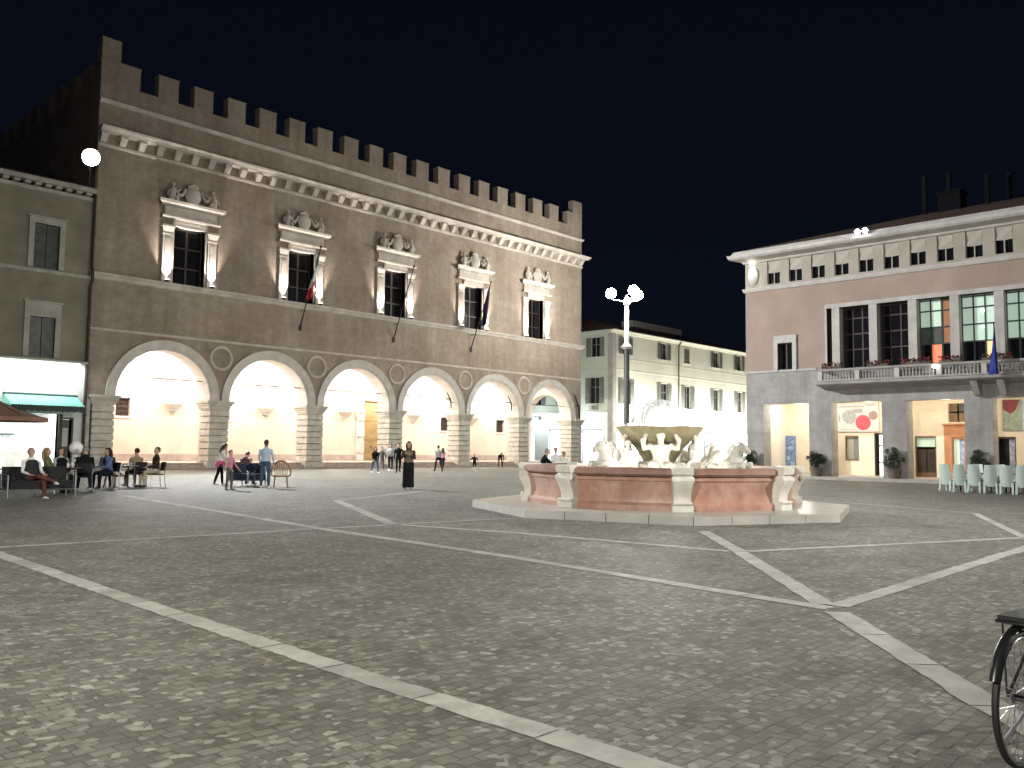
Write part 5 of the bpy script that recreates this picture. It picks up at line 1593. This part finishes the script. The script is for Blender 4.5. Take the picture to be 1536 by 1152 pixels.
# --- family group
person((15.62,29.3,0), 330, 1.53, 'girl with white top, pink jacket round the waist and black trousers', cl('white'), cl('black'), cl('white'), hr_('brown'), 'long', dict(lean=10, neck=14, L=(8,4,6), Rr=(-12,6,6), aL=(30,8,70,20), aR=(34,8,75,20)), waist=cl('pink'))
person((14.25,26.1,0), 300, 1.30, 'child in an open pink jacket and grey trousers standing beside a navy bench', cl('rose'), cl('greygreen'), cl('grey'), hr_('brown'), 'bun', dict(lean=2, turn=-20, aL=(10,26,30,0), aR=(14,26,30,0)))
person((16.35,29.0,0), 20, 1.60, 'person in a purple coat seated with their back turned, behind the child in pink', cl('purple'), cl('charcoal'), cl('black'), hr_('brown'), 'short', dict(SIT, neck=30, lean=14), seat=.44)
person((15.95,27.75,0), 245, 1.15, 'small child in a dark top and pale jeans seated on the navy bench', cl('navy'), cl('paledenim'), cl('white'), hr_('brown'), 'short', dict(SIT, L=(78,70,8), Rr=(78,72,8)), seat=.40)
person((15.97,26.8,0), 60, 1.66, 'woman in a pale blue top, jeans and white shoes standing with her back turned', cl('paleblue'), cl('denim'), cl('white'), hr_('black'), 'tail', dict(lean=1, turn=15, L=(6,2,4), Rr=(-4,4,4), aL=(16,8,30,10), aR=(-4,16,24,0)))
# --- cafe guests
person((8.02,25.25,0), 278, 1.72, 'man in a grey vest and brown trousers sitting cross legged on the black sofa', cl('white'), cl('brown'), cl('white'), hr_('grey'), 'short', dict(lean=-6, turn=-30, L=(82,78,6), Rr=(98,50,-14,-1.5), aL=(16,14,60,14), aR=(20,14,56,18)), seat=.42, vest=cl('charcoal'))
person((9.02,27.0,0), 330, 1.66, 'blond guest in an olive top sitting behind the black sofa', cl('olive'), cl('charcoal'), cl('black'), hr_('blond'), 'long', SIT, seat=.45)
person((9.85,28.4,0), 275, 1.66, 'brown haired guest in black and white sitting below the balloon', cl('lightgrey'), cl('charcoal'), cl('black'), hr_('brown'), 'long', SIT, seat=.45, vest=cl('black'))
person((10.35,27.85,0), 70, 1.78, 'broad guest in a black jacket seated with his back turned', cl('black'), cl('navy'), cl('lightgrey'), hr_('grey'), 'short', dict(SIT, lean=8, neck=16), seat=.45, fat=1.25)
person((11.5,28.9,0), 190, 1.68, 'guest in a blue denim jacket seated in profile', cl('blue'), cl('navy'), cl('charcoal'), hr_('black'), 'long', dict(SIT, lean=6), seat=.45)
person((12.0,30.3,0), 240, 1.66, 'dark haired guest seated just behind the one in blue denim', cl('charcoal'), cl('black'), cl('black'), hr_('black'), 'long', SIT, seat=.45)
person((12.75,29.7,0), 95, 1.66, 'guest in a beige top with a pale hair clip seated facing away', cl('tan'), cl('khaki'), cl('beige'), hr_('brown'), 'bun', dict(SIT, lean=4), seat=.45)
person((13.25,29.35,0), 175, 1.74, 'man in a dark jacket seated in profile at the right end of the cafe', cl('darkbrown'), cl('beige'), cl('charcoal'), hr_('black'), 'short', dict(SIT, lean=-2, turn=10, aR=(-10,34,70,30)), seat=.45)
person((6.75,25.9,0), 250, 1.72, 'guest in a bright blue jacket at the left edge beside the sofa', cl('bluejacket'), cl('navy'), cl('black'), hr_('brown'), 'short', SIT, seat=.45)

# ------------------------------------------------------------------ cafe furniture
def chair_local(label, loc, rz, frame='steel', fab='black_fabric', arms=False, group='cafe chairs'):
    t = thing('chair', label, 'chair', loc, rz, group)
    b = MB(); b.box(-.22,.22,-.20,.22,.42,.455); b.build('seat', fab, t)
    b = MB(); n = 6; rr = []
    for j in range(n+1):
        u = j/n; x = -.22+.44*u; y = -.22 - .05*math.sin(math.pi*u)
        rr.append([b.vert((x,y,.56)), b.vert((x,y-.025,.56)), b.vert((x*.95,y-.075,.86)), b.vert((x*.95,y-.05,.86))])
    b.loft(rr); b.build('backrest', fab, t, True, sharp=40)
    for sx, sy in ((-1,1),(1,1),(-1,-1),(1,-1)):
        b = MB()
        pts = [(sx*.21,sy*.20,.43),(sx*.235,sy*.235,.0)]
        if sy < 0: pts = [(sx*.21,-.30,.84),(sx*.21,-.22,.44),(sx*.235,-.27,0)]
        b.tube(pts, .013, 7); b.build('leg', frame, t, True)
    return t
def at_heading(h): return R(h-90)
for loc, h, lab in (((9.02,27.0),330,'black cafe chair under the blond guest'), ((9.85,28.4),275,'black cafe chair under the guest below the balloon'), ((10.35,27.85),70,'black cafe chair carrying the broad guest in black'),
                    ((11.5,28.9),190,'black cafe chair carrying the guest in blue denim'), ((12.0,30.3),240,'black cafe chair half hidden behind the guest in blue denim'), ((12.75,29.7),95,'black cafe chair carrying the guest in beige'),
                    ((13.25,29.35),175,'black cafe chair with steel legs at the right end of the cafe'), ((6.75,25.9),250,'black cafe chair at the left edge under the guest in blue'), ((16.35,29.0),20,'black chair under the person in the purple coat')):
    chair_local(lab, (*loc, 0), at_heading(h))
def cafe_table(loc, label):
    t = thing('table', label, 'table', (*loc, 0), 0, 'small round cafe tables')
    b = MB(); b.lathe([(.02,.705),(.34,.71),(.35,.725),(.34,.74),(.02,.745)], 24); b.build('table_top', 'dark_wood', t, True)
    b = MB(); b.lathe([(.03,.05),(.025,.705)], 10); b.build('stem', 'iron', t, True)
    b = MB(); b.lathe([(.24,0),(.24,.02),(.05,.05)], 18); b.build('foot', 'iron', t, True)
def glass(loc, z, label, m='window_stone', r=.035, h=.12):
    b = MB(); b.lathe([(r*.7,0),(r,h*.5),(r*1.05,h),(r*.9,h),(r*.85,h*.5),(r*.55,.01)], 12); o = b.build('glass', m, None, True); o.location = (*loc, z)
    tag(o, label, 'glass')
cafe_table((9.75,27.45), 'round cafe table between the broad guest and the blond guest')
cafe_table((12.25,29.2), 'round cafe table between the guest in denim and the guest in beige')
cafe_table((7.4,26.6), 'round cafe table at the left edge behind the sofa')
glass((9.68,27.35), .745, 'pale drinking glass on the table behind the sofa', 'balloon_white')
glass((9.85,27.5), .745, 'second pale glass on the table, nearer the broad guest', 'balloon_white', .03, .15)
glass((12.2,29.1), .745, 'pale drinking glass on the table of the guest in beige', 'balloon_white')
# wicker armchair with a round back
t = thing('wicker_chair', 'wicker armchair with a round hooped back beside the guest in denim', 'chair', (12.15,30.0,0), R(200))
b = MB(); b.lathe([(.26,.36),(.29,.38),(.29,.42),(.02,.43)], 20); b.build('seat', 'wicker', t, True)
b = MB(); b.tube([(-.32,-.05,.42)] + [(-.34*math.cos(math.pi*k/12), -.22-.05*math.sin(math.pi*k/12), .50+.42*math.sin(math.pi*k/12)) for k in range(13)] + [(.32,-.05,.42)], .035, 8); b.build('hoop', 'wicker', t, True)
b = MB(); n = 10
for k in range(1, n):
    x = -.32+.64*k/n; b.tube([(x*.8,-.2,.42),(x,-.25,.50+.42*math.sqrt(max(0,1-(x/.34)**2)))], .012, 5)
b.build('backrest', 'wicker', t)
for sx, sy in ((-1,1),(1,1),(-1,-1),(1,-1)):
    b = MB(); b.tube([(sx*.2,sy*.2,.38),(sx*.24,sy*.24,0)], .022, 6); b.build('leg', 'wicker', t)
t2 = copy_tree(t); t2.location = (16.75,27.05,0); t2.rotation_euler = (0,0,R(150))
relabel(t2, 'wicker armchair with a round hooped back right of the woman in pale blue')
# sofas
def sofa(loc, rz, label, fab, w_=1.6, group=None):
    t = thing('sofa', label, 'sofa', (*loc, 0), rz)
    h = w_/2
    b = MB(); b.box(-h+.06,h-.06,-.28,.36,.24,.42); b.box(-h+.08,-.01,-.2,.38,.42,.46); b.box(.01,h-.08,-.2,.38,.42,.46); b.build('seat', fab, t)
    b = MB(); b.taper(-h+.04,h-.04,-.34,-.20,.30,-h+.04,h-.04,-.42,-.32,.82); b.build('backrest', fab, t)
    for s in (-1, 1):
        b = MB(); b.tube([(s*(h),.36,.0),(s*h,.36,.60),(s*h,-.36,.62),(s*h,-.38,.0)], .022, 8); b.tube([(s*h,.34,.22),(s*h,-.36,.22)], .018, 6); b.build('armrest', 'steel', t, True)
    for s in (-1, 1):
        b = MB(); b.tube([(-h,s*.34,.23),(h,s*.34,.23)], .02, 8); b.build('rail', 'steel', t, True)
    return t
sofa((8.2,25.25), R(178), 'black outdoor sofa with steel frame, nearest seat at the left of the square', 'black_fabric', 1.65)
sofa((16.05,28.15), R(155), 'dark navy sofa behind the woman in pale blue', 'navy_fabric', 1.35)
# parasol and balloon
t = thing('parasol', 'large brown parasol at the left edge in front of the shop', 'parasol', (9.2,33.3,0))
b = MB(); n = 8; ap = (0,0,3.05)
rim = [(1.75*math.cos(2*math.pi*(k+.5)/n), 1.75*math.sin(2*math.pi*(k+.5)/n), 2.34) for k in range(n)]
for k in range(n):
    p, q = Vector(rim[k]), Vector(rim[(k+1)%n]); m_ = 5
    for j in range(m_):
        a0, a1 = j/m_, (j+1)/m_
        sg = lambda u: -.10*math.sin(math.pi*u)
        A = Vector(ap)
        P = [A.lerp(p, a0)+Vector((0,0,sg(a0))), A.lerp(p, a1)+Vector((0,0,sg(a1)*(a1<1))), A.lerp(q, a1)+Vector((0,0,sg(a1)*(a1<1))), A.lerp(q, a0)+Vector((0,0,sg(a0)))]
        b.face(P if a0 > 0 else P[:3])
    b.face((p, q, q - Vector((0,0,.14)), p - Vector((0,0,.14))))
b.build('canopy', 'umbrella_brown', t)
b = MB(); b.lathe([(.03,.08),(.03,3.1),(.05,3.12),(.01,3.2)], 10); b.build('pole', 'iron', t, True)
b = MB(); b.box(-.3,.3,-.3,.3,0,.08); b.build('base', 'kerb_stone', t)
for k in range(n):
    b = MB(); p = Vector(rim[k]); b.tube([(0,0,2.98), tuple(p*.98 + Vector((0,0,-.0)))], .012, 5); b.build('rib', 'iron', t)
t = thing('balloon', 'round white balloon on a striped stick above the cafe guests', 'balloon', (10.32,28.55,0))
b = MB(); b.ball((0,0,1.32), (.20,.20,.21), 20, 14); b.lathe([(.03,1.09),(.01,1.12)], 8); b.build('globe', 'balloon_white', t, True)
b = MB()
for k in range(7): b.tube([(0,0,.62+k*.07),(0,0,.685+k*.07)], .028, 8, k % 2)
b.tube([(0,0,0),(0,0,.62)], .02, 8, 1); b.lathe([(.14,0),(.14,.02),(.03,.03)], 14, m=1)
b.build('stick', ['balloon_white', 'rubber'], t, True)

# ------------------------------------------------------------------ pale chairs before the town hall
CH = 'pale green high backed chairs of the terrace'
def terrace_chair(label, loc, rz):
    t = thing('armchair', label, 'chair', loc, rz, CH)
    b = MB(); b.taper(-.20,.20,-.2,.24,.40,-.22,.22,-.2,.26,.45); b.build('seat', 'pale_plastic', t)
    b = MB(); n = 6; rr = []
    for j in range(n+1):
        u = j/n; x = -.5+u; y = .05*math.cos(math.pi*x) 
        rr.append([b.vert((x*.40,-.20-y,.26)), b.vert((x*.40,-.235-y,.26)), b.vert((x*.44,-.275-y,.70)), b.vert((x*.36,-.34-y,1.06)), b.vert((x*.36,-.305-y,1.06)), b.vert((x*.44,-.24-y,.70))])
    b.loft(rr); b.build('backrest', 'pale_plastic', t, True, sharp=40)
    for s in (-1, 1):
        b = MB(); b.tube([(s*.235,-.27,.66),(s*.25,-.05,.67),(s*.25,.20,.65),(s*.235,.23,.45)], [(.028,.02)]*4, 8); b.build('armrest', 'pale_plastic', t, True)
        for y, y2 in ((.21,.25),(-.22,-.30)):
            b = MB(); b.taper(s*.205-.03,s*.205+.03,y2-.03,y2+.03,0,s*.19-.035,s*.19+.035,y-.035,y+.035,.42); b.build('leg', 'pale_plastic', t)
    return t
lab = ['leftmost pale green chair of the terrace, turned a little sideways', 'second pale green chair from the left in the front row, back to the viewer', 'third pale green chair from the left in the front row, back to the viewer', 'fourth pale green chair from the left in the front row, back to the viewer', 'fifth pale green chair from the left in the front row, back to the viewer', 'sixth pale green chair from the left in the front row, back to the viewer', 'pale green chair cut by the right edge of the picture']
t0 = terrace_chair(lab[0], (36.5,10.75,0), R(-100))
for i, (x, y, h) in enumerate(((36.15,10.22,-82),(36.1,9.68,-86),(36.0,9.12,-80),(35.95,8.55,-84),(35.85,8.02,-80),(35.9,7.5,-85))):
    c = copy_tree(t0); c.location = (x, y, 0); c.rotation_euler = (0,0,R(h)); relabel(c, lab[i+1])
for i, (y, l_) in enumerate(((10.1,'pale green chair facing the square behind the second front chair'), (9.3,'pale green chair facing the square behind the middle of the front row'), (8.3,'pale green chair facing the square behind the sixth front chair'))):
    c = copy_tree(t0); c.location = (37.75, y, 0); c.rotation_euler = (0,0,R(92)); relabel(c, l_)
for y, l_ in ((9.9,'small square table between the left terrace chairs'), (8.3,'small square table between the right terrace chairs')):
    t = thing('table', l_, 'table', (36.95, y, 0), 0, 'square terrace tables')
    b = MB(); b.box(-.36,.36,-.5,.5,.70,.735); b.build('table_top', 'shutter_dark', t)
    for sx, sy in ((-1,1),(1,1),(-1,-1),(1,-1)):
        b = MB(); b.box(sx*.32-.02,sx*.32+.02,sy*.46-.02,sy*.46+.02,0,.70); b.build('leg', 'iron', t)

# ------------------------------------------------------------------ bushes in pots
def bush(loc, label, seed, h=1.0, r=.48):
    rnd = random.Random(seed)
    t = thing('potted_bush', label, 'potted bush', loc, rnd.uniform(0, 6), 'clipped bushes in pots before the town hall')
    b = MB(); b.lathe([(.24,0),(.30,.30),(.34,.40),(.36,.42),(.36,.47),(.31,.47),(.30,.42),(.02,.42)], 18); b.build('pot', 'terracotta', t, True)
    b = MB(); b.tube([(0,0,.40),(.02,.01,.6),(-.01,0,.85)], [.035,.03,.02], 7)
    for k in range(7):
        a = rnd.uniform(0,6.28); b.tube([(0,0,.58+.04*k),(.2*math.cos(a),.2*math.sin(a),.75+.07*k)], [.015,.006], 5)
    b.build('trunk', 'bark', t)
    b = MB(); cl_ = [(Vector((rnd.gauss(0,.42), rnd.gauss(0,.42), rnd.gauss(0,.42))), rnd.uniform(.25,.5)) for _ in range(26)]
    for k in range(2600):
        c, s = rnd.choice(cl_)
        v = c + Vector((rnd.gauss(0,1), rnd.gauss(0,1), rnd.gauss(0,1))).normalized()*s*rnd.uniform(.5,1)
        if v.length > 1.12: v = v.normalized()*rnd.uniform(.85,1.12)
        p = Vector((v.x*r, v.y*r, .52 + h*.5 + v.z*h*.5 - .04))
        a = Vector((rnd.uniform(-1,1), rnd.uniform(-1,1), rnd.uniform(-.6,1))).normalized(); e = a.orthogonal().normalized(); f = a.cross(e); L = rnd.uniform(.022,.045)
        b.face((p-e*L*.5, p+f*L, p+e*L*.5, p-f*L), 0 if rnd.random() < .6 else 1)
    b.build('crown', ['leaf_dark', 'leaf_mid'], t, weld=False)
bush((45.65,20.15,.16), 'clipped bush in a pot at the first pier left of the banner', 1, .98, .46)
bush((45.65,16.05,.16), 'clipped bush in a pot at the pier right of the banner, darkest and fullest', 2, 1.12, .48)
bush((45.6,12.1,.16), 'clipped bush in a pot behind the terrace chairs', 3, 1.0, .50)
bush((45.5,24.0,.16), 'clipped bush in a pot at the far corner, half hidden by the fountain', 4, .95, .46)

# ------------------------------------------------------------------ bicycle
t = thing('bicycle', 'black bicycle with mudguard and rear rack, cut by the right edge of the picture', 'bicycle', (4.65,1.078,0), R(-7))
t.scale = (.93, .93, .93)
WR = .335
def wheel(x):
    b = MB(); b.tube([(x+WR*math.cos(2*math.pi*k/48)*.955, 0, WR+.955*WR*math.sin(2*math.pi*k/48)) for k in range(48)], .017, 8, 0, closed=True, up=(0,1,0))
    w_ = b.build('wheel', 'rubber', t, True)
    b = MB(); b.tube([(x+.30*math.cos(2*math.pi*k/48), 0, WR+.30*math.sin(2*math.pi*k/48)) for k in range(48)], [(.013,.011)]*48, 6, closed=True, up=(0,1,0)); b.build('rim', 'chrome', w_, True)
    b = MB()
    for k in range(32):
        a = 2*math.pi*k/32; s = .028 if k % 2 else -.028; a2 = a + (.9 if k % 4 < 2 else -.9)
        b.tube([(x+.022*math.cos(a2), s, WR+.022*math.sin(a2)), (x+.295*math.cos(a), 0, WR+.295*math.sin(a))], .0013, 4)
    b.build('spokes', 'steel', w_)
    b = MB(); b.tube([(x,-.05,WR),(x,-.035,WR),(x,-.03,WR),(x,.03,WR),(x,.035,WR),(x,.05,WR)], [.012,.03,.018,.018,.03,.012], 12); b.build('hub', 'steel', w_, True)
wheel(0); wheel(1.08)
def guard(x, a0, a1):
    b = MB(); rr = []
    for k in range(25):
        a = R(a0 + (a1-a0)*k/24)
        rr.append([b.vert((x+r*math.cos(a), y, WR+r*math.sin(a))) for r, y in ((.352,-.028),(.368,-.015),(.372,0),(.368,.015),(.352,.028),(.358,.012),(.361,0),(.358,-.012))])
    b.loft(rr); b.build('mudguard', 'black_paint', t, True)
guard(0, 158, 20); guard(1.08, 160, 40)
b = MB()
bb_ = (.44,0,.29); st_ = (.30,0,.72); hd0 = (.86,0,.60); hd1 = (.83,0,.78)
for p, q, r in ((bb_, st_, .015), (bb_, hd0, .017), ((.325,0,.64), (.84,0,.72), .016), (hd0, hd1, .02)): b.tube([p, q], r, 10)
for s in (-1, 1):
    b.tube([(0,s*.06,WR), (.40,s*.03,.29)], .009, 8); b.tube([(0,s*.06,WR), (.31,s*.02,.66)], .008, 8)
    b.tube([hd0, (.89,s*.05,.56), (1.08,s*.055,WR)], .011, 8)
b.build('frame', 'black_paint', t, True)
b = MB()
for s in (-1, 1):
    b.tube([(-.10,s*.06,.722),(.30,s*.06,.722)], .006, 6); b.tube([(0,s*.065,WR),(-.02,s*.07,.722)], .005, 6)
for k in range(5): b.tube([(-.08+.09*k,-.06,.722),(-.08+.09*k,.06,.722)], .005, 6)
b.tube([(-.10,-.07,.722),(-.115,0,.722),(-.10,.07,.722)], .008, 6)
b.box(-.10,.14,-.062,.062,.729,.752)
b.build('rack', 'black_paint', t, True)
b = MB(); b.tube([(.30,0,.72),(.33,0,.86)], .012, 8); b.tube([(.24,0,.88),(.31,0,.885),(.40,0,.88),(.52,0,.875)], [(.06,.02),(.085,.035),(.05,.03),(.02,.015)], 10, up=(0,1,0)); b.build('saddle', 'rubber', t, True)
b = MB(); b.tube([(.83,0,.78),(.82,0,.96)], .013, 8); b.tube([(.74,-.20,.97),(.83,-.21,.99),(.87,-.10,1.0),(.87,.10,1.0),(.83,.21,.99),(.74,.20,.97)], .011, 8); b.build('handlebar', 'chrome', t, True)
b = MB(); b.tube([(.44,-.04,.29),(.44,.07,.29)], .02, 10); b.tube([(.44,-.075,.29),(.44,-.07,.29)], [.09,.09], 24)
b.tube([(.44,-.085,.29),(.57,-.09,.19)], .010, 6); b.tube([(.44,.085,.29),(.31,.09,.39)], .010, 6); b.box(.53,.61,-.16,-.09,.18,.20); b.box(.27,.35,.09,.16,.38,.40); b.build('pedals', 'steel', t, True)
b = MB(); b.tube([(0,-.06,.37),(.44,-.07,.38)], .006, 5); b.tube([(0,-.06,.30),(.44,-.07,.20)], .006, 5); b.build('chain', 'iron', t)
b = MB(); b.tube([(.30,.04,.27),(.24,.20,.0)], .009, 6); b.build('kickstand', 'steel', t)
